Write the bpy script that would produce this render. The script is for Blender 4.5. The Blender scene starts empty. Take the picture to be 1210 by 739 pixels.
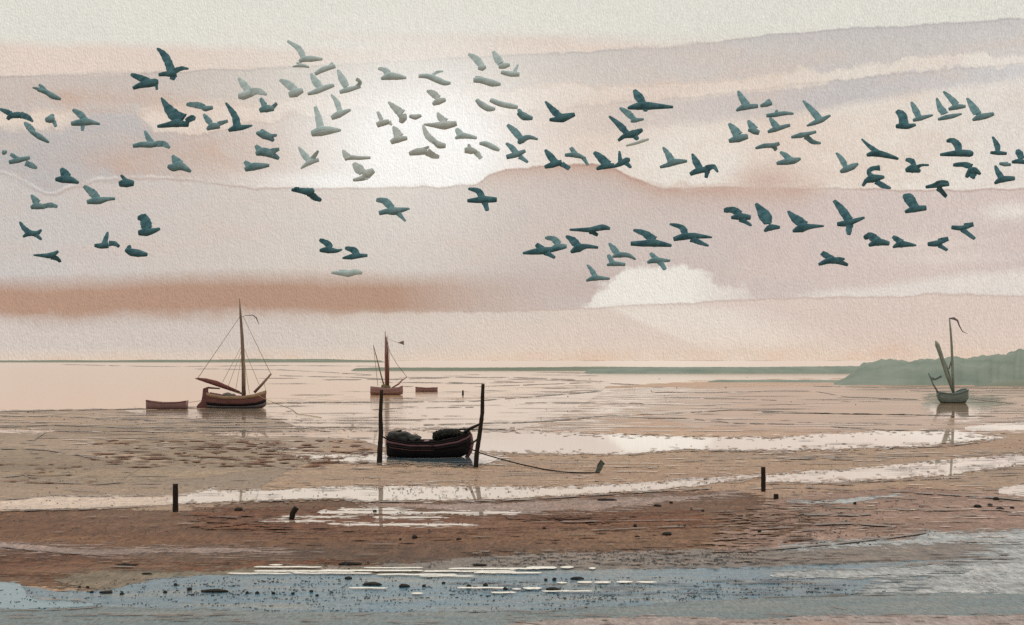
import bpy, bmesh, math, random
from mathutils import Vector, noise as mnoise
random.seed(11)
SC = bpy.context.scene
COL = SC.collection

# ---------------------------------------------------------------- camera, sky, sun, exposure
F, CX, HZ, EYE = 1662.0, 605.0, 426.0, 5.4          # focal length and horizon in photo pixels; eye height in metres
cam_data = bpy.data.cameras.new('camera'); cam = bpy.data.objects.new('camera', cam_data); COL.objects.link(cam)
cam.location = (0, 0, EYE); cam.rotation_euler = (math.radians(90), 0, 0)
cam_data.sensor_width = 36; cam_data.lens = 36 * F / 1210; cam_data.shift_y = (HZ - 369.5) / 1210
cam_data.clip_start = 0.5; cam_data.clip_end = 100000
SC.camera = cam
vs = SC.view_settings
vs.view_transform = 'Standard'; vs.look = 'None'; vs.exposure = 0.0; vs.gamma = 1.0; vs.use_curve_mapping = False
SC.cycles.use_denoising = False
SC.cycles.max_bounces = 6

SUN_EL, SUN_AZ = math.radians(9.3), math.radians(-3.5)    # the hazy sun stands over the water
sun_data = bpy.data.lights.new('sun', 'SUN'); sun = bpy.data.objects.new('sun', sun_data); COL.objects.link(sun)
sun_data.energy = 0.5; sun_data.angle = math.radians(120); sun_data.color = (1.0, 0.90, 0.78)
to_sun = Vector((math.sin(SUN_AZ) * math.cos(SUN_EL), math.cos(SUN_AZ) * math.cos(SUN_EL), math.sin(SUN_EL)))
sun.rotation_euler = to_sun.to_track_quat('Z', 'Y').to_euler()
sun.location = to_sun * 400

def lin(c):
    return tuple((v / 255 / 12.92) if v / 255 <= 0.04045 else ((v / 255 + 0.055) / 1.055) ** 2.4 for v in c)

class N:
    """A float output of a node tree, with arithmetic."""
    def __init__(s, nt, out): s.nt, s.o = nt, out
    def _op(s, op, *a, clamp=False):
        n = s.nt.nodes.new('ShaderNodeMath'); n.operation = op; n.use_clamp = clamp
        for i, v in enumerate((s,) + a):
            if isinstance(v, N): s.nt.links.new(v.o, n.inputs[i])
            else: n.inputs[i].default_value = v
        return N(s.nt, n.outputs[0])
    def __add__(s, b): return s._op('ADD', b)
    def __sub__(s, b): return s._op('SUBTRACT', b)
    def __mul__(s, b): return s._op('MULTIPLY', b)
    def __truediv__(s, b): return s._op('DIVIDE', b)
    def rsub(s, b): return s._op('MULTIPLY_ADD', -1.0, b)
    def pow(s, b): return s._op('POWER', b)
    def mn(s, b): return s._op('MINIMUM', b)
    def mx(s, b): return s._op('MAXIMUM', b)
    def exp(s): return s._op('EXPONENT')
    def sat(s): return s._op('ADD', 0.0, clamp=True)
    def abs(s): return s._op('ABSOLUTE')

def mixc(nt, fac, a, b, blend='MIX'):
    n = nt.nodes.new('ShaderNodeMix'); n.data_type = 'RGBA'; n.blend_type = blend; n.clamp_factor = True
    for sock, v in ((n.inputs[0], fac), (n.inputs[6], a), (n.inputs[7], b)):
        if isinstance(v, N): nt.links.new(v.o, sock)
        elif hasattr(v, 'is_linked'): nt.links.new(v, sock)
        elif isinstance(v, (int, float)): sock.default_value = v
        else: sock.default_value = (*v, 1)
    return n.outputs[2]

def noise_n(nt, vec, scale, detail=3.0, rough=0.5, out=0):
    n = nt.nodes.new('ShaderNodeTexNoise'); n.inputs['Scale'].default_value = scale
    n.inputs['Detail'].default_value = detail; n.inputs['Roughness'].default_value = rough
    nt.links.new(vec, n.inputs['Vector'])
    return N(nt, n.outputs[out])

def mapping(nt, vec, scale=(1, 1, 1), loc=(0, 0, 0)):
    n = nt.nodes.new('ShaderNodeMapping'); n.inputs['Scale'].default_value = scale; n.inputs['Location'].default_value = loc
    nt.links.new(vec, n.inputs['Vector'])
    return n.outputs[0]

def ramp(nt, fac, stops):
    n = nt.nodes.new('ShaderNodeValToRGB'); nt.links.new(fac.o, n.inputs[0])
    el = n.color_ramp.elements
    while len(el) < len(stops): el.new(0.5)
    for e, (p, c) in zip(el, stops): e.position = p; e.color = (*c, 1)
    return n.outputs[0]

def build_sky():
    """Evening sky of thin layered cloud: every layer is laid out by compass bearing and height above the horizon."""
    w = bpy.data.worlds.new('World'); SC.world = w; w.use_nodes = True
    nt = w.node_tree; nt.nodes.clear()
    out = nt.nodes.new('ShaderNodeOutputWorld'); bg = nt.nodes.new('ShaderNodeBackground')
    nt.links.new(bg.outputs[0], out.inputs[0]); bg.inputs[1].default_value = 0.1
    sky = nt.nodes.new('ShaderNodeTexSky'); sky.sky_type = 'NISHITA'; sky.sun_disc = False
    sky.sun_elevation = SUN_EL; sky.sun_rotation = SUN_AZ
    tc = nt.nodes.new('ShaderNodeTexCoord'); d = tc.outputs['Generated']
    sep = nt.nodes.new('ShaderNodeSeparateXYZ'); nt.links.new(d, sep.inputs[0])
    X, Y, Z = (N(nt, sep.outputs[i]) for i in range(3))
    az = X._op('ARCTAN2', Y)
    hyp = (X * X + Y * Y).mx(1e-5).pow(0.5)
    U0 = az * F + CX                       # bearing, in sixteen-hundredths of a radian
    V0 = (Z / hyp) * (-F) + HZ             # height above the horizon in the same unit, growing downwards
    wob = noise_n(nt, mapping(nt, d, (1, 1, 3)), 14, 3)
    fine = noise_n(nt, d, 60, 7, 0.68)
    U = U0 + (noise_n(nt, mapping(nt, d, (1, 1, 1), (7, 3, 1)), 20, 2) - 0.5) * 14
    V = V0 + (wob - 0.5) * 9 + (fine - 0.5) * 11
    Vs = V0 + (wob - 0.5) * 30 + (fine - 0.5) * 34
    un = ((U + 300) / 1810).sat()
    def chart(p):
        a = math.atan((p[0] - CX) / F)
        return CX + F * a, HZ - (HZ - p[1]) * math.cos(a)
    def curve(pts):
        n = nt.nodes.new('ShaderNodeFloatCurve'); c = n.mapping.curves[0]; n.mapping.extend = 'HORIZONTAL'
        q = [((u + 300) / 1810, (v + 100) / 600) for u, v in map(chart, pts)]
        while len(c.points) < len(q): c.points.new(0.5, 0.5)
        for p, (x, y) in zip(c.points, q): p.location = (x, y); p.handle_type = 'VECTOR' if len(q) > 2 else 'AUTO'
        n.mapping.update()
        nt.links.new(un.o, n.inputs['Value'])
        return N(nt, n.outputs[0]) * 600 - 100
    def below(pts, soft, v=V): return ((v - curve(pts)) / soft + 0.5).sat()
    def above(pts, soft, v=V): return ((v - curve(pts)) / -soft + 0.5).sat()
    def across(px0, px1, soft):
        m = None
        if px0 is not None: m = ((U - chart((px0, HZ))[0]) / soft + 0.5).sat()
        if px1 is not None:
            k = ((U - chart((px1, HZ))[0]) / -soft + 0.5).sat(); m = k if m is None else m * k
        return m
    def line(pts, half, v=V):              # the thin crisp rim where two layers meet
        q = (v - curve(pts)) / half
        return ((q * q) * -1.0).exp()
    def hue(stops):
        return ramp(nt, un, [((chart((x, HZ))[0] + 300) / 1810, lin(c)) for x, c in stops])
    def glow(cx, cy, sx, sy):
        cu, cv = chart((cx, cy))
        a = (U0 - cu) / sx; b = (V0 - cv) / sy
        return ((a * a + b * b) * -1.0).exp()
    patch = noise_n(nt, mapping(nt, d, (1, 1, 2.2), (2, 5, 9)), 9, 4, 0.55)
    cool = ((patch - 0.42) * 4).sat()
    tear = ((noise_n(nt, mapping(nt, d, (1, 1, 1.3), (3, 9, 5)), 11, 4, 0.6) - 0.5) * 5).sat()   # where an edge is crisp and where it bleeds
    # high pale veil
    c = mixc(nt, cool * 0.5, lin((224, 221, 211)), lin((217, 215, 205)))
    c = mixc(nt, below([(-100, 48), (200, 54), (420, 60), (620, 47), (800, 52), (1300, 60)], 12) * 0.9, c, lin((223, 205, 192)))
    c = mixc(nt, glow(560, 47, 170, 7) * 0.5, c, lin((214, 190, 175)))
    # first grey layer
    top1 = [(-100, 90), (0, 89), (100, 88.5), (250, 83), (350, 79), (500, 70), (640, 64), (800, 54), (900, 43), (1000, 33), (1100, 27), (1210, 23), (1310, 21)]
    bot1 = [(-100, 135), (0, 127), (90, 128), (160, 132), (225, 119), (300, 116), (450, 108), (600, 103), (800, 95), (900, 88), (1000, 78), (1210, 62), (1310, 60)]
    m1 = below(top1, tear * 9 + 2)
    g1 = hue([(-100, (191, 184, 179)), (160, (194, 184, 177)), (420, (204, 197, 187)), (760, (204, 196, 189)), (1000, (201, 195, 190)), (1210, (206, 201, 196))])
    c = mixc(nt, m1, c, mixc(nt, ((V0 - 60) / 60).sat() * 0.35, g1, lin((216, 200, 188))))
    c = mixc(nt, line([(x, y + 1) for x, y in top1], 1.2) * 0.30 * (tear * -0.7 + 1.0), c, lin((150, 140, 138)))
    c = mixc(nt, (((V0 - curve(top1)) / -9.0).exp() * m1 * ((U - 500) / 500).sat()) * 0.5, c, lin((187, 183, 182)))
    # warm gap under it
    c = mixc(nt, below(bot1, 4, Vs), c, hue([(-100, (224, 209, 195)), (400, (226, 212, 199)), (800, (223, 208, 195)), (1000, (226, 216, 204)), (1210, (228, 220, 210))]))
    c = mixc(nt, line([(a, b + 2) for a, b in bot1], 1.8, Vs) * 0.22 * across(None, 900, 200), c, lin((172, 140, 124)))
    # second grey layer
    top2 = [(-100, 158), (0, 152), (70, 150), (100, 130), (160, 132), (180, 150), (250, 152), (300, 136), (330, 133), (450, 128), (600, 133), (690, 126), (800, 115), (950, 97), (1100, 85), (1210, 73), (1310, 66)]
    bot2 = [(-100, 420), (480, 420), (600, 180), (690, 158), (780, 152), (850, 146), (930, 140), (1000, 124), (1100, 108), (1210, 95), (1310, 90)]
    m2 = below(top2, tear * 20 + 3, Vs) * above(bot2, 10)
    g2 = hue([(-100, (188, 184, 182)), (170, (190, 184, 181)), (300, (201, 187, 178)), (420, (214, 204, 195)), (640, (214, 199, 187)), (860, (204, 194, 188)), (1000, (198, 192, 189)), (1210, (207, 203, 200))])
    c = mixc(nt, m2, c, g2)
    c = mixc(nt, line([(a, b + 1) for a, b in top2], 1.6, Vs) * 0.32 * tear.rsub(1.0) * across(None, 640, 90), c, lin((158, 130, 116)))
    c = mixc(nt, line([(a, b + 1) for a, b in top2], 1.2) * 0.22 * across(640, None, 90), c, lin((160, 146, 140)))
    # rosy tint low in that layer
    c = mixc(nt, glow(250, 190, 130, 22) * 0.5 * patch * 2, c, lin((203, 172, 152)))
    c = mixc(nt, glow(660, 170, 90, 30) * 0.5, c, lin((216, 192, 176)))
    stain2 = noise_n(nt, mapping(nt, d, (1, 1, 1.6), (4, 1, 6)), 22, 6, 0.65)
    # pale openings towards the right
    c = mixc(nt, below([(-100, 500), (640, 420), (700, 190), (760, 165), (860, 146), (1000, 140), (1130, 110), (1210, 98), (1310, 95)], 24, Vs) * 0.8, c, hue([(600, (226, 209, 195)), (800, (227, 216, 204)), (920, (224, 207, 193)), (1060, (228, 218, 206)), (1210, (222, 214, 206))]))
    c = mixc(nt, (glow(825, 196, 62, 36) * 1.4).sat() * ((stain2 - 0.2) * 3).sat(), c, lin((233, 226, 215)))
    stain = noise_n(nt, mapping(nt, d, (1, 1, 1.6), (1, 7, 2)), 26, 6, 0.65)
    for sx, sy, rx, ry in ((120, 118, 110, 14), (150, 205, 60, 18), (235, 185, 60, 18), (290, 165, 50, 30), (30, 218, 60, 14)):
        c = mixc(nt, glow(sx, sy, rx, ry) * ((stain - 0.42) * 5).sat() * 0.6, c, lin((199, 163, 141)))
    # rosy washes everywhere below the veil
    rosy = noise_n(nt, mapping(nt, d, (1, 1, 2.6), (8, 2, 4)), 16, 5, 0.6)
    c = mixc(nt, ((rosy - 0.5) * 5).sat() * below(top1, 30) * 0.34, c, lin((214, 190, 174)))
    # sun behind the veil
    c = mixc(nt, glow(485, 160, 175, 120) * 0.42, c, lin((238, 233, 224)))
    c = mixc(nt, glow(475, 95, 150, 75) * 0.5, c, lin((232, 228, 219)))
    c = mixc(nt, glow(452, 216, 125, 11) * 0.95, c, (0.96, 0.945, 0.91))
    c = mixc(nt, (glow(502, 182, 98, 74) * 1.4).sat(), c, (0.99, 0.975, 0.945))
    # main lower layer
    top3 = [(-100, 214), (0, 205), (20, 212), (45, 224), (60, 232), (80, 222), (110, 214), (160, 210), (230, 214), (300, 221), (325, 221), (420, 222), (520, 221), (565, 219), (576, 206), (600, 199), (640, 195), (700, 196), (728, 200), (748, 210), (775, 221), (800, 222), (865, 222), (905, 222), (950, 223), (1040, 224), (1130, 226), (1210, 224), (1310, 222)]
    m3 = below(top3, tear * across(560, None, 60) * 22 + tear * across(None, 300, 60) * 18 + 2.5)
    g3 = hue([(-100, (200, 193, 188)), (60, (202, 195, 190)), (200, (206, 197, 189)), (340, (210, 200, 190)), (480, (211, 202, 192)), (620, (202, 190, 182)), (760, (204, 191, 183)), (900, (206, 191, 184)), (1100, (212, 196, 188)), (1210, (210, 194, 187))])
    g3 = mixc(nt, cool * 0.3, g3, lin((199, 191, 187)))
    g3 = mixc(nt, ((rosy - 0.48) * 4).sat() * 0.5, g3, lin((213, 193, 181)))
    c = mixc(nt, m3, c, g3)
    c = mixc(nt, (((V0 - curve(top3)) / -12.0).exp() * m3) * across(570, 960, 40) * 0.8, c, lin((190, 150, 128)))
    c = mixc(nt, line([(a, b + 1) for a, b in top3], 1.3) * 0.42 * tear.rsub(1.0), c, lin((164, 132, 118)))
    c = mixc(nt, line([(a, b - 2) for a, b in top3], 1.3) * 0.5 * ((fine - 0.42) * 6).sat(), c, lin((238, 231, 221)))
    c = mixc(nt, glow(480, 215, 150, 75) * 0.34, c, lin((238, 233, 225)))
    c = mixc(nt, glow(908, 214, 44, 20) * 0.9, c, lin((204, 180, 167)))
    # brown bank of cloud low on the left
    band = below([(-100, 334), (120, 333), (300, 327), (1300, 326)], 22, V) * above([(-100, 378), (60, 382), (130, 376), (300, 375), (1300, 371)], 26, V)
    c = mixc(nt, band * (across(None, 560, 190)) * 0.97, c, mixc(nt, patch * 0.8, lin((176, 142, 122)), lin((183, 149, 128))))
    c = mixc(nt, glow(690, 340, 120, 26) * 0.5, c, lin((192, 172, 162)))
    # white cloud and low bright streaks
    clo = below([(-100, 500), (600, 460), (688, 366), (704, 346), (722, 339), (736, 323), (760, 317), (800, 318), (830, 325), (862, 336), (905, 350), (950, 364), (1000, 400), (1300, 500)], 7, V0 + (wob - 0.5) * 44 + (fine - 0.5) * 40)
    clo = clo * across(660, 872, 120)
    base4 = [(-100, 372), (300, 372), (580, 368), (660, 367), (720, 363), (900, 353), (1040, 350), (1110, 347), (1210, 351), (1310, 352)]
    c = mixc(nt, clo * above(base4, 3), c, lin((233, 227, 217)))
    st = below([(-100, 420), (900, 362), (960, 345), (1040, 338), (1080, 331), (1210, 318), (1310, 314)], 10) * across(900, None, 160)
    c = mixc(nt, st * above(base4, 3) * 0.8, c, lin((226, 218, 209)))
    c = mixc(nt, glow(1085, 287, 60, 6) * 0.5 + glow(1120, 305, 60, 7) * 0.5, c, lin((228, 216, 205)))
    c = mixc(nt, glow(1195, 250, 30, 9) * 0.8, c, lin((231, 224, 215)))
    # lowest layer down to the horizon
    m5 = below(base4, 3) * across(420, None, 240)
    g5 = hue([(300, (214, 200, 189)), (560, (214, 200, 188)), (760, (218, 202, 190)), (900, (216, 198, 187)), (1210, (217, 199, 188))])
    c = mixc(nt, m5, c, g5)
    c = mixc(nt, line([(a, b) for a, b in base4], 1.3) * across(560, None, 60) * 0.4, c, lin((184, 158, 146)))
    ray = U0 - (V0 - 365) * 2.2
    ray = ((ray - 722) / 14 + 0.5).sat() * ((ray - 870) / -90 + 0.5).sat() * ((V0 - 424) / -40 + 0.5).sat() * ((V0 - 358) / 10).sat()
    c = mixc(nt, ray * 0.7, c, lin((230, 220, 208)))
    c = mixc(nt, ((V0 - 375) / 55).sat() * across(470, None, 200) * 0.6, c, lin((226, 205, 187)))
    c = mixc(nt, below([(-100, 376), (1300, 376)], 26, Vs) * across(None, 520, 220), c, hue([(-100, (208, 197, 189)), (240, (207, 195, 186)), (420, (212, 199, 188)), (560, (215, 202, 190))]))
    c = mixc(nt, below([(-100, 416), (1300, 416)], 16) * 0.7, c, lin((226, 206, 187)))
    for sx, sy, rx, ry, kk in ((650, 424, 110, 10, 0.7), (1060, 418, 110, 14, 0.6), (880, 420, 120, 10, 0.4), (330, 424, 120, 8, 0.4), (120, 428, 200, 7, 0.5)):
        c = mixc(nt, glow(sx, sy, rx, ry) * ((stain - 0.36) * 4).sat() * kk, c, lin((219, 186, 160)))
    # grain of the veil, and brush-like mottling
    mott = noise_n(nt, mapping(nt, d, (1, 1, 0.35)), 420, 2, 0.5)
    g1n = noise_n(nt, mapping(nt, d, (1, 1, 0.45)), 1250, 1.5, 0.5)
    g2n = noise_n(nt, mapping(nt, d, (1, 1, 0.45), (0.00045, 0, 0.0003)), 1250, 1.5, 0.5)
    gr = (g1n - g2n) * 0.5 + (mott - 0.5) * 0.16 + (patch - 0.5) * 0.08 + 1.0
    vm = nt.nodes.new('ShaderNodeVectorMath'); vm.operation = 'SCALE'; nt.links.new(c, vm.inputs[0]); nt.links.new(gr.o, vm.inputs['Scale'])
    # overhead, out of view: bright cloud added for more light, blue gaps to tint reflections
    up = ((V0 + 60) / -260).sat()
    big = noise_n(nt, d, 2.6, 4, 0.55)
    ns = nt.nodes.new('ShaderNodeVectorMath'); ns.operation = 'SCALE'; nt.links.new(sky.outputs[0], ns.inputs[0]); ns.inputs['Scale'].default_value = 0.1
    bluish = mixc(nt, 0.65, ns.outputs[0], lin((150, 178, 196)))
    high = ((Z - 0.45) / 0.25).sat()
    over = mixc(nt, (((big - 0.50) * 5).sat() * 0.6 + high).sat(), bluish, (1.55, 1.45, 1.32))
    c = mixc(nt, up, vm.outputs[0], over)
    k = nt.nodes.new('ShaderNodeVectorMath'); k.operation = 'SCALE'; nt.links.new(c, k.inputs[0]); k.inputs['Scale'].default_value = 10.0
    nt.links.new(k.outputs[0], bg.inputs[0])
build_sky()

# ---------------------------------------------------------------- helpers
def ground(px, py, z=0.0):
    """The point of the level plane z seen at a photo pixel."""
    y = F * (EYE - z) / (py - HZ)
    return Vector(((px - CX) / F * y, y, z))
def at(px, py, y):
    """The point at depth y seen at a photo pixel."""
    return Vector(((px - CX) / F * y, y, EYE + (HZ - py) / F * y))
def link(name, me, mat=None, parent=None, smooth=True):
    o = bpy.data.objects.new(name, me); COL.objects.link(o)
    if mat: me.materials.append(mat)
    if parent: o.parent = parent
    if smooth: me.polygons.foreach_set('use_smooth', [True] * len(me.polygons))
    return o
def obj(name, bm, mat=None, parent=None, smooth=True):
    bmesh.ops.recalc_face_normals(bm, faces=bm.faces)
    me = bpy.data.meshes.new(name); bm.to_mesh(me); bm.free()
    return link(name, me, mat, parent, smooth)
def tag(o, label=None, cat=None, group=None, kind=None):
    if label: o['label'] = label
    if cat: o['category'] = cat
    if group: o['group'] = group
    if kind: o['kind'] = kind
    return o
def thing(name, loc, label, cat, group=None):
    o = bpy.data.objects.new(name, None); COL.objects.link(o); o.location = loc; o.empty_display_size = 0.3
    return tag(o, label, cat, group)

def material(name, c1, c2=None, scale=(1, 1, 1), rough=0.7, spec=0.3, bump=0.0, bscale=8.0, detail=4, sharp=2.0, ior=1.45):
    m = bpy.data.materials.new(name); m.use_nodes = True
    nt = m.node_tree; p = nt.nodes['Principled BSDF']
    tc = nt.nodes.new('ShaderNodeTexCoord'); v = mapping(nt, tc.outputs['Object'], scale)
    n = noise_n(nt, v, 1.0, detail, 0.6)
    f = ((n - 0.5) * sharp + 0.5).sat()
    nt.links.new(mixc(nt, f, c1, c2 or c1), p.inputs['Base Color'])
    p.inputs['Roughness'].default_value = rough; p.inputs['Specular IOR Level'].default_value = spec; p.inputs['IOR'].default_value = ior
    if bump:
        b = nt.nodes.new('ShaderNodeBump'); b.inputs['Strength'].default_value = bump; b.inputs['Distance'].default_value = 0.05
        bn = noise_n(nt, mapping(nt, tc.outputs['Object'], scale), bscale, 4, 0.6); nt.links.new(bn.o, b.inputs['Height']); nt.links.new(b.outputs[0], p.inputs['Normal'])
    return m

def tube(bm, pts, radii, n=8, caps=True, flat=1.0):
    """A tapering round bar through pts."""
    rings = []
    for i, p in enumerate(pts):
        p = Vector(p)
        a = Vector(pts[max(i - 1, 0)]); b = Vector(pts[min(i + 1, len(pts) - 1)])
        d = (b - a).normalized(); u = d.cross(Vector((0, 1, 0)))
        if u.length < 1e-4: u = d.cross(Vector((1, 0, 0)))
        u.normalize(); w = d.cross(u).normalized()
        r = radii[i] if isinstance(radii, (list, tuple)) else radii
        rings.append([bm.verts.new(p + u * (r * math.cos(t * 2 * math.pi / n)) + w * (r * flat * math.sin(t * 2 * math.pi / n))) for t in range(n)])
    for a, b in zip(rings, rings[1:]):
        for t in range(n): bm.faces.new((a[t], a[(t + 1) % n], b[(t + 1) % n], b[t]))
    if caps: bm.faces.new(rings[0]); bm.faces.new(rings[-1])
def sag(a, b, drop, n=10):
    a, b = Vector(a), Vector(b)
    return [a.lerp(b, i / n) + Vector((0, 0, -drop * 4 * (i / n) * (1 - i / n))) for i in range(n + 1)]
def one_tube(name, pts, radii, mat, parent=None, n=8, flat=1.0):
    bm = bmesh.new(); tube(bm, pts, radii, n, True, flat); return obj(name, bm, mat, parent)
# ---------------------------------------------------------------- the tidal flats
def flat_mat(name, dark, light, rough, spec, fine=0.25, sx=0.06, sy=0.25, warm=None, bump=0.3, bleed=0.45):
    """Wet sand or mud: long soft streaks, a granular tooth and small ripples."""
    m = bpy.data.materials.new(name); m.use_nodes = True; nt = m.node_tree; p = nt.nodes['Principled BSDF']
    tc = nt.nodes.new('ShaderNodeTexCoord'); o = tc.outputs['Object']
    streak = noise_n(nt, mapping(nt, o, (sx, sy, 1)), 1.0, 5, 0.6)
    blot = noise_n(nt, mapping(nt, o, (sx * 0.6, sy * 0.22, 1), (3, 8, 0)), 1.0, 3, 0.5)
    grain = noise_n(nt, mapping(nt, o, (9, 2.0, 1)), 1.0, 4, 0.8)
    grain2 = noise_n(nt, mapping(nt, o, (2.2, 0.9, 1)), 1.0, 4, 0.7)
    f = ((streak - 0.5) * 2.2 + (grain2 - 0.5) * 1.0 + 0.5).sat()
    c = mixc(nt, f, dark, light)
    if warm: c = mixc(nt, ((blot - 0.48) * 5).sat() * 0.75, c, warm)
    # bleeding of one mud into the next, and a dark tooth of specks
    mixn = noise_n(nt, mapping(nt, o, (sx * 2.2, sy * 0.9, 1), (11, 5, 0)), 1.0, 6, 0.68)
    c = mixc(nt, ((mixn - 0.5) * 7).sat() * bleed, c, (0.235, 0.145, 0.093))
    speck = noise_n(nt, mapping(nt, o, (5.5, 1.3, 1), (2, 9, 0)), 1.0, 5, 0.8)
    c = mixc(nt, ((speck - 0.585) * 14).sat() * 0.6, c, (0.055, 0.042, 0.036))
    g = (grain - 0.5) * (4.6 * fine) + (grain2 - 0.5) * (2.2 * fine) + 1.0
    vm = nt.nodes.new('ShaderNodeVectorMath'); vm.operation = 'SCALE'; nt.links.new(c, vm.inputs[0]); nt.links.new(g.o, vm.inputs['Scale'])
    nt.links.new(vm.outputs[0], p.inputs['Base Color'])
    r = ((streak - 0.5) * 0.5 + rough).sat(); nt.links.new(r.o, p.inputs['Roughness'])
    p.inputs['Specular IOR Level'].default_value = spec
    b = nt.nodes.new('ShaderNodeBump'); b.inputs['Strength'].default_value = bump; b.inputs['Distance'].default_value = 0.08
    h = grain2 * 0.7 + grain * 0.3; nt.links.new(h.o, b.inputs['Height']); nt.links.new(b.outputs[0], p.inputs['Normal'])
    return m
def water_mat(name, body, rough, ripple, sx, sy, spec=0.5, body2=None, dist=0.05, specks=0.0):
    m = bpy.data.materials.new(name); m.use_nodes = True; nt = m.node_tree; p = nt.nodes['Principled BSDF']
    tc = nt.nodes.new('ShaderNodeTexCoord'); o = tc.outputs['Object']
    n = noise_n(nt, mapping(nt, o, (sx, sy, 1)), 1.0, 4, 0.55)
    n2 = noise_n(nt, mapping(nt, o, (sx * 0.12, sy * 0.2, 1), (4, 1, 0)), 1.0, 3, 0.5)
    n3 = noise_n(nt, mapping(nt, o, (sx * 0.25, sy * 0.5, 1), (7, 3, 0)), 1.0, 6, 0.7)
    c = mixc(nt, ((n2 - 0.42) * 3 + (n3 - 0.5) * 4).sat(), body, body2 or body)
    if specks:
        g = noise_n(nt, mapping(nt, o, (12, 3, 1)), 1.0, 3, 0.75); k = (g - 0.5) * specks + 1.0
        vm = nt.nodes.new('ShaderNodeVectorMath'); vm.operation = 'SCALE'; nt.links.new(c, vm.inputs[0]); nt.links.new(k.o, vm.inputs['Scale']); c = vm.outputs[0]
    nt.links.new(c, p.inputs['Base Color'])
    p.inputs['Roughness'].default_value = rough; p.inputs['IOR'].default_value = 1.33; p.inputs['Specular IOR Level'].default_value = spec
    b = nt.nodes.new('ShaderNodeBump'); b.inputs['Strength'].default_value = ripple; b.inputs['Distance'].default_value = dist
    nt.links.new(n.o, b.inputs['Height']); nt.links.new(b.outputs[0], p.inputs['Normal'])
    return m

M_SAND_FAR = flat_mat('far sand', (0.27, 0.165, 0.10), (0.42, 0.275, 0.18), 0.55, 0.30, 0.35, 0.012, 0.045, (0.42, 0.245, 0.15))
M_MUD_GREY = flat_mat('grey tan mud', (0.19, 0.128, 0.084), (0.36, 0.255, 0.175), 0.58, 0.22, 0.45, 0.03, 0.09, (0.14, 0.095, 0.055))
M_MUD_OLIVE = flat_mat('olive mud', (0.15, 0.105, 0.066), (0.30, 0.22, 0.145), 0.6, 0.2, 0.45, 0.05, 0.2, (0.125, 0.08, 0.045))
M_MUD_TAN = flat_mat('tan mud', (0.19, 0.118, 0.072), (0.35, 0.232, 0.147), 0.58, 0.2, 0.45, 0.06, 0.22, (0.25, 0.145, 0.09))
M_MUD_BROWN = flat_mat('brown mud', (0.062, 0.033, 0.019), (0.170, 0.094, 0.056), 0.68, 0.08, 0.55, 0.05, 0.22, (0.125, 0.054, 0.027), bleed=0.28)
M_MUD_ROSE = flat_mat('rose mud', (0.15, 0.085, 0.06), (0.31, 0.205, 0.16), 0.65, 0.15, 0.5, 0.10, 0.45, (0.16, 0.09, 0.06))
M_MUD_EDGE = flat_mat('dark wet mud', (0.05, 0.042, 0.036), (0.18, 0.145, 0.12), 0.5, 0.22, 0.6, 0.25, 1.2)
M_SAND_ROSE = flat_mat('rosy sand', (0.20, 0.16, 0.145), (0.32, 0.265, 0.245), 0.62, 0.2, 0.45, 0.2, 0.8)
M_SAND_PALE = flat_mat('pale sand', (0.18, 0.195, 0.20), (0.36, 0.37, 0.365), 0.55, 0.25, 0.6, 0.3, 1.0, bleed=0.12, bump=0.05)
M_MUD_RED = flat_mat('red brown mud', (0.075, 0.032, 0.017), (0.175, 0.078, 0.042), 0.7, 0.08, 0.5, 0.06, 0.3)
M_SAND_CREAM = flat_mat('cream sand', (0.38, 0.285, 0.22), (0.55, 0.43, 0.345), 0.5, 0.3, 0.4, 0.2, 0.8, bleed=0.1)
M_MUD_DULL = flat_mat('dull olive mud', (0.10, 0.08, 0.055), (0.205, 0.17, 0.12), 0.65, 0.1, 0.5, 0.06, 0.3, bleed=0.3)
M_MUD_LILAC = flat_mat('lilac grey mud', (0.17, 0.12, 0.10), (0.29, 0.215, 0.19), 0.65, 0.12, 0.5, 0.08, 0.3)
M_RILL = flat_mat('wet rill mud', (0.09, 0.065, 0.05), (0.16, 0.12, 0.09), 0.45, 0.3, 0.3)
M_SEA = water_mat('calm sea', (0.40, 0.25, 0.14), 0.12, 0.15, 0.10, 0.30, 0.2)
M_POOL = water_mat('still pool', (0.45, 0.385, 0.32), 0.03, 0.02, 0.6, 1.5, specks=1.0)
M_POOL_HULL_REFL = water_mat('pool with hull reflection', (0.05, 0.085, 0.11), 0.04, 0.05, 1.5, 3.0, 0.35, (0.10, 0.14, 0.16), specks=1.0)  # the hull's dark blue reflection put into the water colour
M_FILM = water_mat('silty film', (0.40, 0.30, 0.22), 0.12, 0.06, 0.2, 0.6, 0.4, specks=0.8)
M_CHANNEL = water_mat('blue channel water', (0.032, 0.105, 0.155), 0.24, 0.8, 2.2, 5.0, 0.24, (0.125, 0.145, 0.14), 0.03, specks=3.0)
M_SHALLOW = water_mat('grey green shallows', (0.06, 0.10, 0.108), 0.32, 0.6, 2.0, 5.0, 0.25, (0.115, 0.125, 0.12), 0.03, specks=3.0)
M_ICEBLUE = water_mat('light blue pool', (0.11, 0.20, 0.24), 0.2, 0.6, 1.5, 4.0, 0.25, specks=0.4)

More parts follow.
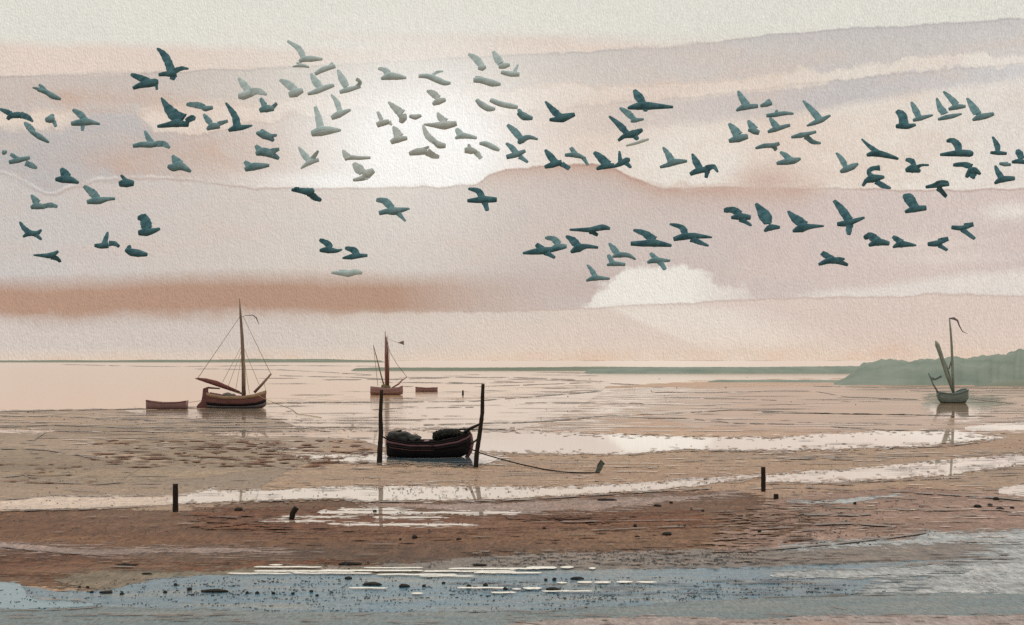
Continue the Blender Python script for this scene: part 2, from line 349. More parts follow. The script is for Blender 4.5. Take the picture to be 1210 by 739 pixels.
M_FILM_DARK = water_mat('film on grey mud', (0.19, 0.145, 0.10), 0.10, 0.10, 0.3, 1.0, 0.45, specks=0.8)
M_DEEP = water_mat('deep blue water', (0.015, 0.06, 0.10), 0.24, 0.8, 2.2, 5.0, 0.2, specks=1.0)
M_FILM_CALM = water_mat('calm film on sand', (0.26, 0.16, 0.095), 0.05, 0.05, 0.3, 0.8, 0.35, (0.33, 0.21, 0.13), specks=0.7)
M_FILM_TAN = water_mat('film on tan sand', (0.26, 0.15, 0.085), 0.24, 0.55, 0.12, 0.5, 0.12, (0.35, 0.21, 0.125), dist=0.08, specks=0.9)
def strip(bm, top, bot, z, wob=0.7, step=3.0, seed=0.0):
    """A level sheet between two outlines given in photo pixels, put down on the ground plane."""
    def ev(pts, x):
        if x <= pts[0][0]: return pts[0][1]
        for (x0, y0), (x1, y1) in zip(pts, pts[1:]):
            if x <= x1:
                t = (x - x0) / (x1 - x0); return y0 + (y1 - y0) * t
        return pts[-1][1]
    x0 = max(top[0][0], bot[0][0]); x1 = min(top[-1][0], bot[-1][0]); n = max(2, int((x1 - x0) / step))
    prev = None
    for i in range(n + 1):
        x = x0 + (x1 - x0) * i / n
        k = lambda s: wob * (mnoise.noise(Vector((x * 0.035, seed, s))) * 1.6 + mnoise.noise(Vector((x * 0.17, seed, s + 5))) * 0.7 + mnoise.noise(Vector((x * 0.6, seed, s + 9))) * 0.5 + mnoise.noise(Vector((x * 1.7, seed, s + 14))) * 0.35)
        yt, yb = max(ev(top, x) + k(0.3), 426.35), ev(bot, x) + k(3.7)
        if yb < yt + 0.06: yb = yt + 0.06
        a, b = bm.verts.new(ground(x, yt, z)), bm.verts.new(ground(x, yb, z))
        if prev: bm.faces.new((prev[0], a, b, prev[1]))
        prev = (a, b)
def along(pts, x):
    if x <= pts[0][0]: return pts[0][1]
    for (x0, y0), (x1, y1) in zip(pts, pts[1:]):
        if x <= x1: return y0 + (y1 - y0) * (x - x0) / max(x1 - x0, 1e-6)
    return pts[-1][1]
def lens(bm, x, y, ln, th, z):
    """A sliver of the same sheet lying on its own."""
    n = 5; t_, b_ = [], []
    for i in range(n + 1):
        u = i / n; e = th * (0.12 + 0.88 * math.sin(math.pi * u) ** 0.7) * random.uniform(0.6, 1.1)
        xx = x + ln * u; yy = max(y + random.uniform(-0.15, 0.15), 427.2 + e)
        t_.append(bm.verts.new(ground(xx, yy - e / 2, z))); b_.append(bm.verts.new(ground(xx, yy + e / 2, z)))
    for i in range(n): bm.faces.new((t_[i], t_[i + 1], b_[i + 1], b_[i]))
def slivers(bm, edge, z, n, spread, l0, l1, th):
    x0, x1 = max(edge[0][0], -120), min(edge[-1][0], 1330)
    if x1 - x0 < 5: return
    for _ in range(int(n * (x1 - x0) / 100)):
        x = random.uniform(x0, x1); ln = random.uniform(l0, l1) * random.uniform(0.4, 1)
        y = along(edge, x + ln / 2) + random.gauss(0, spread)
        lens(bm, x, y, ln, random.uniform(0.35, 1) * th, z + random.uniform(0.0004, 0.0016))
def face_up(bm):
    bm.normal_update()
    for f in bm.faces:
        if f.normal.z < 0: f.normal_flip()
def level_obj(name, bm, mat):
    face_up(bm); me = bpy.data.meshes.new(name); bm.to_mesh(me); bm.free()
    return tag(link(name, me, mat, smooth=False), kind='structure')
def sheet(name, top, bot, level, mat, wob=0.7, step=1.6, frag=(22, 1.3, 4, 26, 0.9), frag_bot=None):
    bm = bmesh.new(); strip(bm, top, bot, level * 0.004, wob, step, len(name) + top[0][0] * 0.01 + top[0][1])
    if frag: slivers(bm, top, level * 0.004, *frag); slivers(bm, bot, level * 0.004, *(frag_bot or frag))
    face_up(bm)
    me = bpy.data.meshes.new(name); bm.to_mesh(me); bm.free()
    o = link(name, me, mat, smooth=False); o['kind'] = 'structure'
    return o
L, R = -420, 1630
# one sheet from behind the camera to the horizon
bm = bmesh.new()
ys = [-60, -20, 10, 25, 40, 60, 90, 140, 220, 400, 900, 2500, 8000, 30000]
rows = [[bm.verts.new((x * max(1, y / 400), y, 0)) for x in (-700, -200, -60, 0, 60, 200, 700)] for y in ys]
for a, b in zip(rows, rows[1:]):
    for i in range(len(a) - 1): bm.faces.new((a[i], a[i + 1], b[i + 1], b[i]))
level_obj('ground', bm, M_MUD_TAN)

# the sea out to the horizon, and the sand bars that run through it
bm = bmesh.new()
shore = [(L, 486), (0, 486), (160, 483), (320, 476), (470, 474), (620, 469.5), (712, 462), (715, 457), (860, 450), (1000, 449), (1100, 452), (R, 453)]
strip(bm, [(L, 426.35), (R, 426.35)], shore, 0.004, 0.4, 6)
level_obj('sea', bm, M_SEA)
sheet('sand_flat', [(440, 475), (620, 469), (712, 461.5), (715, 457.5), (860, 450), (1000, 449), (1100, 452), (R, 453)], [(440, 477), (600, 508), (800, 516), (900, 517), (1060, 511), (1130, 511), (R, 524)], 2, M_SAND_FAR, frag=(14, 1.0, 10, 40, 0.8))
sheet('wet_film', [(700, 470), (860, 458), (1000, 456), (1100, 457.5), (R, 458)], [(700, 470.5), (820, 505), (1000, 509), (1060, 508), (1130, 508), (R, 516)], 3, M_FILM_TAN, 0.7, frag=(40, 2.5, 20, 90, 0.8))
sheet('wet_film', [(300, 478.5), (470, 474.8), (620, 469.8), (712, 462.5)], [(300, 479), (325, 494), (350, 505), (480, 506), (600, 511), (660, 494), (712, 463)], 4, M_FILM, frag=(50, 4.0, 15, 70, 0.9))
bm = bmesh.new()
for _ in range(260):                       # the film drains off the sand in long slivers
    y = random.uniform(458, 512); x = 712 - (y - 462) * 2.3 + random.gauss(20, 40)
    lens(bm, x, y, random.uniform(15, 75), random.uniform(0.3, 1.1), 0.018 + random.uniform(0, 0.003))
level_obj('wet_film', bm, M_FILM)
sheet('mud_bank', [(L, 486), (0, 486), (160, 483.5), (330, 477.5), (420, 478)], [(L, 597), (0, 592), (60, 587), (210, 587), (300, 581), (420, 508)], 1, M_MUD_GREY, 0.6)
sheet('mud_bank', [(L, 540), (0, 528), (100, 538), (200, 552), (330, 544), (430, 538)], [(L, 566), (0, 562), (60, 570), (120, 571), (220, 566), (330, 552), (430, 540)], 2, M_MUD_OLIVE, 1.4)
sheet('pool', [(L, 508), (0, 508), (20, 508), (58, 509.5)], [(L, 512), (0, 511.5), (20, 511.5), (58, 510.5)], 3, M_POOL, 0.5)
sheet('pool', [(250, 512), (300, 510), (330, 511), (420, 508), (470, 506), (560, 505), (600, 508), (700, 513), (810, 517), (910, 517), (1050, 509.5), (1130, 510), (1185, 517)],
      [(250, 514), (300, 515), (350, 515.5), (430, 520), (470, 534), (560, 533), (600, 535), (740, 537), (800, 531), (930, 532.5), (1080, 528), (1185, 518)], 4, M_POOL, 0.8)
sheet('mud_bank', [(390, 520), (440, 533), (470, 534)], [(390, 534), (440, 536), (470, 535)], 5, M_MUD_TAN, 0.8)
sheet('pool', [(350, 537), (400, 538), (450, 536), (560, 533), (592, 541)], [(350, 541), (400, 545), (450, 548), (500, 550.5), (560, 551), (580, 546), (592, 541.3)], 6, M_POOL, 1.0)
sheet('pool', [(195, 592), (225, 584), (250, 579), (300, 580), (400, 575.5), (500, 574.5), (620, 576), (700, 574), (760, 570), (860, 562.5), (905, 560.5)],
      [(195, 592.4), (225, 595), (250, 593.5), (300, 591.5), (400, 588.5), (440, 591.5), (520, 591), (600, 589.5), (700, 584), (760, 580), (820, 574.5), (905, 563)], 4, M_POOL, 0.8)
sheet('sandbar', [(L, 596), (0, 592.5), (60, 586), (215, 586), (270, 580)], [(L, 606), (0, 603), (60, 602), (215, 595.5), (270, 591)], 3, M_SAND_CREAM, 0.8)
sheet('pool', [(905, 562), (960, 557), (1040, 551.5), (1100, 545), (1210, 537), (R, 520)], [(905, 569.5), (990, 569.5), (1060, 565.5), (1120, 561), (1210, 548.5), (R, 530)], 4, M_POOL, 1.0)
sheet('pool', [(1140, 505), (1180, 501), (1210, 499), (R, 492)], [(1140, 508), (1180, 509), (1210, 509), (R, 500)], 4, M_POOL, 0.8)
sheet('mud_bank', [(L, 606), (0, 603.5), (100, 601), (215, 605), (300, 592), (400, 589), (440, 592), (600, 590), (760, 580.5), (880, 582), (905, 590), (950, 598), (960, 620)],
      [(L, 690), (0, 688), (60, 694), (200, 684), (300, 676), (440, 676), (600, 668), (760, 660), (880, 652), (905, 645), (950, 640), (960, 625)], 2, M_MUD_BROWN, 0.9)
sheet('mud_bank', [(840, 650), (870, 640), (890, 612), (905, 592), (960, 583), (1080, 577), (1210, 586), (R, 590)],
      [(840, 650.5), (870, 653), (890, 652), (905, 650), (960, 651), (1080, 648), (1210, 655), (R, 655)], 3, M_MUD_ROSE, 1.2)
sheet('pool', [(1180, 578), (1210, 572), (R, 560)], [(1180, 582), (1210, 588), (R, 580)], 4, M_POOL, 1.4)
sheet('sandbar', [(930, 592), (950, 591), (1000, 590), (1060, 585)], [(930, 593), (955, 596), (1000, 594), (1060, 586)], 5, M_SAND_PALE, 1.2)
sheet('sandbar', [(920, 647), (1000, 640), (1080, 637), (1092, 629), (1140, 631), (1210, 627), (R, 622)], [(920, 649), (1000, 645), (1080, 641), (1140, 640), (1210, 643), (R, 640)], 5, M_SAND_PALE, 1.4, frag=(90, 2.2, 5, 30, 1.0))
# the channel in front
sheet('mud_bank', [(320, 672), (440, 668), (600, 656), (760, 652), (880, 648), (960, 645), (1100, 641), (1210, 644), (R, 642)], [(320, 682), (440, 684), (600, 676), (760, 674), (880, 671), (960, 668), (1100, 664), (1170, 661), (1210, 660), (R, 652)], 4, M_MUD_EDGE, 1.6)
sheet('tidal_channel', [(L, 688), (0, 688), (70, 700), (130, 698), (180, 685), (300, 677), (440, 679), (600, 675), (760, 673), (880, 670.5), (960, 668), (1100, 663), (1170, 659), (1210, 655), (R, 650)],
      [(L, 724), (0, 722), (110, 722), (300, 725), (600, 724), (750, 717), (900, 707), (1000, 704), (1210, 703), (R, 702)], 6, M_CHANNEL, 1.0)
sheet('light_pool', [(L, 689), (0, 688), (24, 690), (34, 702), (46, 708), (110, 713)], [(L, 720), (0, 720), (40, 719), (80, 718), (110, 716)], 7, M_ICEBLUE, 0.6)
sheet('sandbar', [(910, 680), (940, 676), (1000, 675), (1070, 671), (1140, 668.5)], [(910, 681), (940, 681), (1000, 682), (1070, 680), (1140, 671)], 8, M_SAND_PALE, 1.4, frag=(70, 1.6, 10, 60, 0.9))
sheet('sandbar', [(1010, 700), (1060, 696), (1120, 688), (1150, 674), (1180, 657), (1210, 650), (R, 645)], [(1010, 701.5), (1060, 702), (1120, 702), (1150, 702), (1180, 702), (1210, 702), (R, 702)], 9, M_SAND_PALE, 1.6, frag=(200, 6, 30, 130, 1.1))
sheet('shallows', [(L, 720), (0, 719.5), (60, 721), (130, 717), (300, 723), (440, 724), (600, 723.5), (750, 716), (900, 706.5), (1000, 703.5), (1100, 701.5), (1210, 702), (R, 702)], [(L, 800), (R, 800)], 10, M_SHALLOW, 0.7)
sheet('sandbar', [(600, 737), (640, 734), (700, 730.5), (790, 729), (900, 733), (950, 728), (1050, 727), (1210, 727), (R, 727)], [(600, 800), (R, 800)], 11, M_SAND_ROSE, 0.8)

sheet('wet_film', [(148, 485), (250, 483.3), (330, 480)], [(148, 485.4), (180, 491), (225, 494), (290, 495.5), (345, 490)], 3, M_FILM_DARK, 0.5)
for tb in (([(225, 606), (300, 604.5), (420, 608), (560, 613), (700, 611), (800, 608)], [(225, 606.4), (260, 622), (330, 626), (470, 628), (620, 622), (720, 620), (800, 608.5)]),
           ([(590, 612), (700, 610), (800, 611), (880, 612)], [(590, 612.5), (660, 621), (800, 620), (880, 612.6)]), ([(-60, 652), (60, 656), (110, 655), (150, 660)], [(-60, 653), (60, 662), (110, 663), (150, 660.5)]),
           ([(-60, 668), (100, 664), (230, 669), (330, 664), (440, 668)], [(-60, 676), (100, 678), (230, 677), (330, 672), (440, 668.5)])):
    sheet('mud_bank', tb[0], tb[1], 3.4, M_MUD_RED, 1.6, frag=(60, 3.5, 6, 45, 1.1))
sheet('mud_bank', [(-100, 640), (20, 643), (120, 650), (260, 648), (330, 652)], [(-100, 644), (20, 650), (120, 655), (260, 653), (330, 652.5)], 3.7, M_MUD_LILAC, 1.2, frag=(50, 3, 6, 50, 0.9))
sheet('mud_bank', [(60, 686), (120, 675), (240, 676), (330, 670), (430, 671), (470, 674)], [(60, 687), (120, 697), (150, 698), (240, 684), (330, 677), (430, 679), (470, 674.5)], 3.9, M_MUD_DULL, 1.8, frag=(60, 3.5, 6, 40, 1.0))
sheet('mud_bank', [(420, 594), (560, 596), (700, 590), (860, 584)], [(420, 594.5), (560, 605), (700, 603), (860, 584.5)], 3.6, M_MUD_LILAC, 1.6, frag=(50, 3, 6, 45, 0.9))
sheet('mud_bank', [(110, 522), (200, 518), (280, 522), (330, 530)], [(110, 522.5), (200, 545), (280, 546), (330, 530.5)], 2.6, M_MUD_OLIVE, 1.8, frag=(70, 4, 6, 40, 0.9))

sheet('pool', [(452, 541), (480, 538), (556, 538.5), (575, 545)], [(452, 541.5), (490, 545.5), (520, 547), (545, 550.5), (562, 550), (575, 545.4)], 6.6, M_POOL_HULL_REFL, 0.9, frag=(40, 1.2, 4, 18, 0.8))  # dark patch laid under the black boat to paint in its reflection

# thin wet rills and tide lines that cross the flats
RILLS = [
 ([(0, 426.9), (1210, 426.9)], .2), ([(70, 431), (200, 433.5), (330, 432), (450, 433)], .8), ([(230, 436), (330, 437), (440, 443)], .8), ([(330, 444), (420, 446), (470, 449)], .7),
 ([(380, 449), (470, 448), (540, 446), (600, 446), (680, 449)], 1.2), ([(480, 452), (560, 453), (640, 451)], .6), ([(600, 448), (680, 450), (720, 451)], .8), ([(560, 457), (700, 452), (760, 455)], .7),
 ([(320, 476), (480, 475), (560, 474), (640, 468), (712, 462)], 1.1), ([(440, 484), (480, 482), (560, 481)], .8), ([(0, 486), (80, 484.5), (160, 483), (230, 481.5)], 1.2),
 ([(0, 492), (60, 492), (110, 493)], .7), ([(110, 494), (180, 497), (300, 499), (420, 500)], .9), ([(300, 494), (380, 497), (480, 496), (520, 495)], .8), ([(0, 504), (60, 502), (140, 505), (240, 505), (330, 504), (440, 505)], 1.0),
 ([(60, 509.5), (160, 509), (300, 509.5)], .9), ([(40, 520), (55, 510.5)], 1.2), ([(430, 509), (500, 506), (600, 507)], .8), ([(500, 502), (640, 498), (720, 491), (800, 488), (870, 484), (960, 488), (1060, 490), (1180, 492)], 1.1),
 ([(600, 500), (660, 497), (700, 493)], .6), ([(760, 494), (810, 494), (870, 500), (940, 501)], .9), ([(620, 476), (720, 476), (760, 476.5)], .7), ([(770, 463.5), (840, 464), (920, 462)], .8), ([(780, 470), (860, 471), (920, 473)], .5),
 ([(900, 462), (960, 462), (1000, 469), (1085, 472)], .9), ([(960, 456.5), (1040, 458), (1210, 459)], .6), ([(1140, 470), (1180, 475), (1210, 479)], .9), ([(900, 487), (990, 489), (1090, 490)], .9), ([(940, 499), (1010, 500), (1090, 502)], .6),
 ([(980, 504), (1050, 508), (1130, 509)], .7), ([(0, 530), (50, 531), (90, 537), (140, 548)], 1.3), ([(0, 563), (30, 562), (60, 570), (120, 571.5), (150, 569)], 1.0), ([(140, 568), (160, 556), (170, 549)], .8),
 ([(0, 590), (30, 588), (62, 584.5), (100, 586), (200, 585)], 1.0), ([(0, 603.5), (100, 601.5), (180, 597)], 1.1), ([(300, 592), (400, 589.5), (440, 592.5), (500, 593)], 1.0), ([(540, 592), (600, 591), (680, 586.5), (760, 581.5), (840, 577)], 1.5),
 ([(740, 538), (800, 532.5), (900, 533.5), (950, 533)], .8), ([(800, 545), (900, 541), (1000, 540), (1100, 538)], .8), ([(930, 542), (1030, 543), (1060, 541)], .9), ([(700, 552), (820, 551), (900, 550)], .5), ([(1040, 530), (1120, 527), (1170, 521)], .9),
 ([(905, 571), (1000, 570.5), (1080, 566.5), (1210, 560)], .9), ([(880, 575), (960, 576), (1010, 578)], .8), ([(1080, 582), (1130, 585), (1180, 588), (1210, 591)], 2.0), ([(950, 608), (1010, 609), (1030, 607)], 1.8), ([(930, 603), (990, 600), (1120, 602)], 1.0),
 ([(1060, 602), (1090, 603), (1180, 602), (1210, 606)], 1.3), ([(960, 620), (1000, 618), (1060, 622)], 2.2), ([(700, 626), (800, 622), (880, 621)], .8), ([(620, 617), (700, 616), (830, 614)], .8), ([(0, 645), (40, 650), (120, 656)], 1.2), ([(130, 669), (160, 669.5)], 1.4), ([(880, 650), (920, 648), (1000, 641), (1060, 634), (1100, 628)], 2.4),
 ([(0, 721.5), (70, 720.5), (120, 717)], 1.0), ([(70, 728), (110, 727), (300, 726)], .8), ([(900, 706), (960, 704), (1100, 702)], .8), ([(600, 733), (640, 738)], 1.3), ([(30, 700), (45, 708), (100, 709)], .8), ([(26, 690), (34, 702)], 1.1),
 ([(580, 720), (640, 723), (700, 716)], .7), ([(980, 716), (1010, 722)], 1.0), ([(640, 692), (700, 690), (760, 688)], .6), ([(910, 687), (960, 689), (1020, 690)], .7),
]
bm = bmesh.new()
for i, (pts, wd) in enumerate(RILLS):
    if pts[0][1] < 428: continue
    n = len(pts) * 8
    top = [(x, y - wd * 0.5) for x, y in pts]; bot = [(x, y + wd * 0.5) for x, y in pts]
    # broken into dashes, as a rill fades in and out
    x0, x1 = pts[0][0], pts[-1][0]; x = x0
    while x < x1 - 2:
        ln = random.uniform(14, 70); xe = min(x + ln, x1)
        def ev(x):
            for (a, b), (c, d) in zip(pts, pts[1:]):
                if x <= c: return b + (d - b) * (x - a) / max(c - a, 1e-6)
            return pts[-1][1]
        q = [x + (xe - x) * t / 6 for t in range(7)]
        w = [wd * random.uniform(0.5, 1.1) * (0.15 if t in (0, 6) else 1) for t in range(7)]
        strip(bm, [(a, ev(a) - b / 2) for a, b in zip(q, w)], [(a, ev(a) + b / 2) for a, b in zip(q, w)], 0.052 + (i % 9) * 0.0007, 0.25, 2.0, i)
        x = xe + random.uniform(-1, 5)
level_obj('mud_rills', bm, M_RILL)

# countless fine tide marks: dark damp threads, pale films and crumbs of mud at the pool edges
def threads(name, zones, mat, z):
    bm = bmesh.new()
    for x0, x1, y0, y1, n, l0, l1, t0, t1 in zones:
        for _ in range(n):
            ln = random.uniform(l0, l1) * random.uniform(0.3, 1)
            lens(bm, random.uniform(x0, x1) - ln / 2, random.uniform(y0, y1), ln, random.uniform(t0, t1), z + random.uniform(0, 0.004))
    return level_obj(name, bm, mat)
threads('mud_rills', [(-60, 460, 486, 516, 60, 20, 120, .25, .55), (-60, 460, 516, 585, 90, 8, 60, .3, .8), (420, 905, 538, 574, 50, 10, 80, .25, .5), (620, 1270, 456, 510, 55, 20, 150, .25, .5), (300, 700, 437, 505, 65, 15, 90, .25, .6),
    (900, 1270, 520, 560, 80, 10, 80, .3, .7), (900, 1270, 566, 640, 80, 6, 50, .4, 1.2), (-60, 900, 598, 668, 60, 6, 50, .3, .9), (-60, 1270, 724, 739, 110, 8, 60, .4, 1.0), (560, 1000, 650, 672, 150, 5, 30, .5, 1.4), (900, 1200, 652, 668, 60, 10, 70, .4, 1.2)], M_RILL, 0.060)
threads('mud_bank', [(110, 440, 520, 552, 220, 6, 40, .4, 1.5), (-60, 110, 548, 572, 60, 6, 40, .4, 1.2), (230, 330, 607, 625, 60, 8, 50, .5, 1.6)], M_MUD_RED, 0.052)
threads('wet_film', [(-60, 470, 486, 512, 150, 15, 110, .25, .7), (60, 470, 514, 545, 70, 6, 40, .3, .7), (420, 900, 538, 572, 90, 8, 60, .25, .6), (620, 1270, 456, 510, 120, 20, 140, .25, .7), (900, 1270, 533, 545, 50, 10, 60, .3, .7), (900, 1270, 572, 640, 80, 6, 50, .3, .8)], M_FILM, 0.048)
bm = bmesh.new()
for edge, n, sp in (([(250, 578), (300, 579), (400, 575), (620, 576), (760, 570), (900, 561)], 90, 1.6), ([(215, 595), (300, 591.5), (440, 591), (600, 589), (760, 580), (900, 564)], 90, 1.6), ([(600, 508), (700, 513), (810, 517), (910, 517), (1050, 510), (1180, 517)], 70, 1.8), ([(470, 534), (600, 535), (740, 537), (800, 531), (930, 532.5), (1080, 528), (1185, 518)], 110, 2.4), ([(905, 562), (1040, 551.5), (1210, 537)], 80, 1.6), ([(905, 569.5), (1060, 565.5), (1210, 548.5)], 90, 2.0), ([(330, 540), (450, 536), (560, 533)], 60, 2.0), ([(250, 512), (420, 508), (600, 508)], 60, 1.6), ([(350, 541), (450, 548), (570, 550)], 90, 1.6)):
    slivers(bm, edge, 0.040, n * 0.5, sp, 2, 14, 0.8)
level_obj('mud_bank', bm, M_MUD_TAN)
threads('mud_bank', [(845, 912, 606, 652, 130, 8, 45, .5, 1.6), (900, 990, 590, 612, 60, 8, 50, .4, 1.3)], M_MUD_ROSE, 0.0505)
threads('mud_bank', [(870, 960, 600, 640, 90, 8, 45, .5, 1.5), (330, 880, 622, 655, 60, 10, 70, .5, 1.6)], M_MUD_BROWN, 0.0465)
threads('tidal_channel', [(540, 1100, 684, 702, 90, 10, 70, .4, 1.4)], M_DEEP, 0.046)
sheet('wet_film', [(1088, 476), (1104, 473.5), (1148, 473.5), (1166, 476)], [(1088, 476.5), (1108, 490), (1146, 491), (1166, 476.5)], 5.5, M_FILM_CALM, 1.0, frag=(260, 5, 10, 50, 0.9))

# the low shores
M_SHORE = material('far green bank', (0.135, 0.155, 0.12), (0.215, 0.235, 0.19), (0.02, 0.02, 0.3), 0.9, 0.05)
M_HILL = material('misty headland', (0.15, 0.188, 0.158), (0.245, 0.28, 0.24), (0.10, 0.08, 0.35), 0.95, 0.04, 0.6, 3.0)  # haze over the hill is put into its base colour
def ridge(name, crest, base_py, depth, back, mat, rough=0.25, step=1.2, run=5):
    """A low green shore: its near foot at depth, rising over real width to a crest line."""
    bm = bmesh.new(); prev = None; x = crest[0][0]; rows = 9
    def ev(x):
        for (a, b), (c, d) in zip(crest, crest[1:]):
            if x <= c: return b + (d - b) * (x - a) / (c - a)
        return crest[-1][1]
    while x <= crest[-1][0]:
        cy = ev(x); ring = []
        for j in range(rows):
            t = j / (rows - 1)
            yy = depth + back * t + mnoise.noise(Vector((x * 0.02, 3, 1))) * back * 0.08
            top = at(x, cy, depth + back * 0.5).z
            fade = min(1, (x - crest[0][0]) / run, (crest[-1][0] - x) / 5)
            hgt = fade * top * math.sin(math.pi * min(t, 1) * 0.999) ** 0.6
            hgt += fade * rough * top * 0.35 * mnoise.noise(Vector((x * 0.11, yy * 0.25, 2))) * (1 if 0 < j < rows - 1 else 0) + fade * rough * 0.25 * mnoise.noise(Vector((x * 0.5, yy * 0.9, 4))) * (1 if 0 < j < rows - 1 else 0)
            ring.append(bm.verts.new(((x - CX) / F * yy, yy, max(hgt, 0) if 0 < j < rows - 1 else -0.2)))
        if prev:
            for j in range(rows - 1): bm.faces.new((prev[j], ring[j], ring[j + 1], prev[j + 1]))
        prev = ring; x += step
    face_up(bm); me = bpy.data.meshes.new(name); bm.to_mesh(me); bm.free()
    return tag(link(name, me, mat), kind='structure')
ridge('far_shore', [(-600, 424.6), (30, 426.1), (70, 425.7), (130, 426.1), (180, 425.3), (240, 425.5), (300, 424.2), (340, 424.7), (380, 424.3), (420, 425.5), (455, 426.2)], 427, 3600, 500, M_SHORE)
ridge('far_shore', [(415, 435.4), (450, 434.4), (520, 434.6), (600, 434.4), (700, 433.4), (800, 434), (880, 435.5)], 438.5, 720, 60, M_SHORE, 0.25)
ridge('far_shore', [(690, 437), (740, 434.6), (820, 433.8), (900, 433.8), (1030, 432.5)], 441.5, 580, 40, M_HILL, 0.25)
ridge('low_bank', [(835, 450.5), (850, 449.2), (900, 449.0), (1000, 449.6), (1080, 450)], 454, 345, 12, M_HILL, 0.3)
ridge('headland_hill', [(985, 444), (998, 437), (1010, 432), (1030, 427.5), (1050, 424.5), (1068, 426), (1085, 426), (1105, 423.5), (1128, 421.5), (1142, 423), (1160, 420.5), (1185, 418.5), (1205, 414), (1260, 409), (1400, 402), (1600, 398)], 457, 305, 60, M_HILL, 0.35, 0.8, 34)
ridge('low_bank', [(1150, 456), (1180, 452), (1210, 449), (1300, 447), (1600, 446)], 457, 292, 10, M_SHORE, 0.3)
# ---------------------------------------------------------------- boats
M_HULL_RED = material('worn red brown hull', (0.105, 0.042, 0.038), (0.20, 0.085, 0.075), (1.2, 1.2, 5), 0.6, 0.3, 0.2, 3)
M_HULL_BLACK = material('tarred black hull', (0.006, 0.005, 0.006), (0.018, 0.014, 0.014), (1.5, 1.5, 6), 0.6, 0.12, 0.25, 3)
M_ROSE_STRAKE = material('faded maroon paint', (0.085, 0.036, 0.042), (0.19, 0.09, 0.098), (2, 2, 8), 0.6, 0.3)
M_TAN_STRAKE = material('tan sheer plank', (0.20, 0.125, 0.075), (0.33, 0.22, 0.14), (2, 2, 8), 0.65, 0.25)
M_GREY_PAINT = material('grey bottom paint', (0.06, 0.065, 0.07), (0.16, 0.165, 0.17), (2, 2, 8), 0.6, 0.3)
M_TIMBER = material('weathered spar', (0.13, 0.085, 0.066), (0.25, 0.18, 0.135), (6, 6, 1.2), 0.7, 0.25)
M_OLIVE_SPAR = material('olive spar', (0.13, 0.105, 0.05), (0.20, 0.16, 0.085), (6, 6, 1.2), 0.7, 0.25)
M_SAIL = material('brown tanned sail', (0.11, 0.038, 0.034), (0.19, 0.085, 0.072), (3, 3, 3), 0.85, 0.15, 0.4, 3)
M_ROPE = material('hemp rope', (0.27, 0.21, 0.10), (0.36, 0.285, 0.15), (8, 8, 8), 0.9, 0.1)
M_DARK_ROPE = material('tarred rope', (0.012, 0.011, 0.009), (0.03, 0.026, 0.02), (8, 8, 8), 0.8, 0.2)
M_TARP = material('dark tarpaulin', (0.010, 0.012, 0.012), (0.035, 0.036, 0.032), (3, 3, 3), 0.7, 0.25, 0.5, 4)
M_NET = material('dark fishing nets', (0.008, 0.009, 0.008), (0.03, 0.03, 0.025), (9, 9, 9), 0.9, 0.1, 0.8, 5)
M_CANVAS = material('grey canvas', (0.13, 0.125, 0.10), (0.20, 0.19, 0.155), (3, 3, 3), 0.9, 0.1, 0.4, 3)
M_POST = material('tarred post', (0.008, 0.006, 0.005), (0.035, 0.024, 0.017), (7, 7, 2), 0.8, 0.2, 0.5, 4)
M_MIST = material('mist paled hull', (0.12, 0.155, 0.138), (0.21, 0.25, 0.222), (2, 2, 5), 0.75, 0.15)  # mist is painted into the hull, trim and spar colours
M_MIST_DARK = material('mist paled trim', (0.085, 0.115, 0.108), (0.15, 0.185, 0.17), (2, 2, 5), 0.75, 0.15)
M_MIST_SPAR = material('mist paled spar', (0.165, 0.19, 0.155), (0.25, 0.28, 0.235), (5, 5, 1.5), 0.8, 0.15)
M_MAUVE = material('mauve brown paint', (0.18, 0.10, 0.095), (0.30, 0.185, 0.17), (2, 2, 6), 0.7, 0.2)
M_MAUVE_SPAR = material('red brown spar', (0.19, 0.105, 0.085), (0.30, 0.18, 0.145), (5, 5, 1.5), 0.75, 0.2)
M_PENNANT = material('grey pennant cloth', (0.12, 0.10, 0.095), (0.2, 0.17, 0.16), (6, 6, 6), 0.9, 0.1)
M_IRON = material('rusty grey green iron', (0.05, 0.06, 0.05), (0.13, 0.14, 0.115), (8, 8, 8), 0.75, 0.3, 0.5, 3)

def hull_mesh(bm, Lh, st, wall=0.07, deck=0.3):
    """Lofted hull along x (bow to +x). st: (t, half beam, sheer z, keel z). Returns the gunwale points of both sides."""
    secs = []
    for t, b, s, k in st:
        x = (t - 0.5) * Lh; d = s - k; half = []
        for fb, fz in ((0.0, 0.0), (0.55, 0.05), (0.82, 0.22), (0.95, 0.5), (1.0, 0.8), (1.0, 1.0)):
            half.append((b * fb, k + d * fz))
        prof = [(-y, z) for y, z in reversed(half)] + half[1:]
        inn = max(b - wall, b * 0.3)
        prof += [(inn, s), (inn * 0.98, s - deck), (-inn * 0.98, s - deck), (-inn, s)]
        secs.append([bm.verts.new((x, y, z)) for y, z in prof])
    n = len(secs[0])
    for a, b in zip(secs, secs[1:]):
        for i in range(n): bm.faces.new((a[i], a[(i + 1) % n], b[(i + 1) % n], b[i]))
    for e in (secs[0], secs[-1]): bm.faces.new(e)
def stations(raw, n=24):
    out = []
    for i in range(n + 1):
        t = i / n
        for a, b in zip(raw, raw[1:]):
            if t <= b[0] + 1e-9:
                u = (t - a[0]) / (b[0] - a[0]); w = u * u * (3 - 2 * u) * 0.5 + u * 0.5
                out.append((t,) + tuple(p + (q - p) * w for p, q in zip(a[1:], b[1:]))); break
    return out
def bands(name, mat, parent, *a):
    for sgn in (-1, 1): obj(name, side_band(sgn, *a), mat, parent)
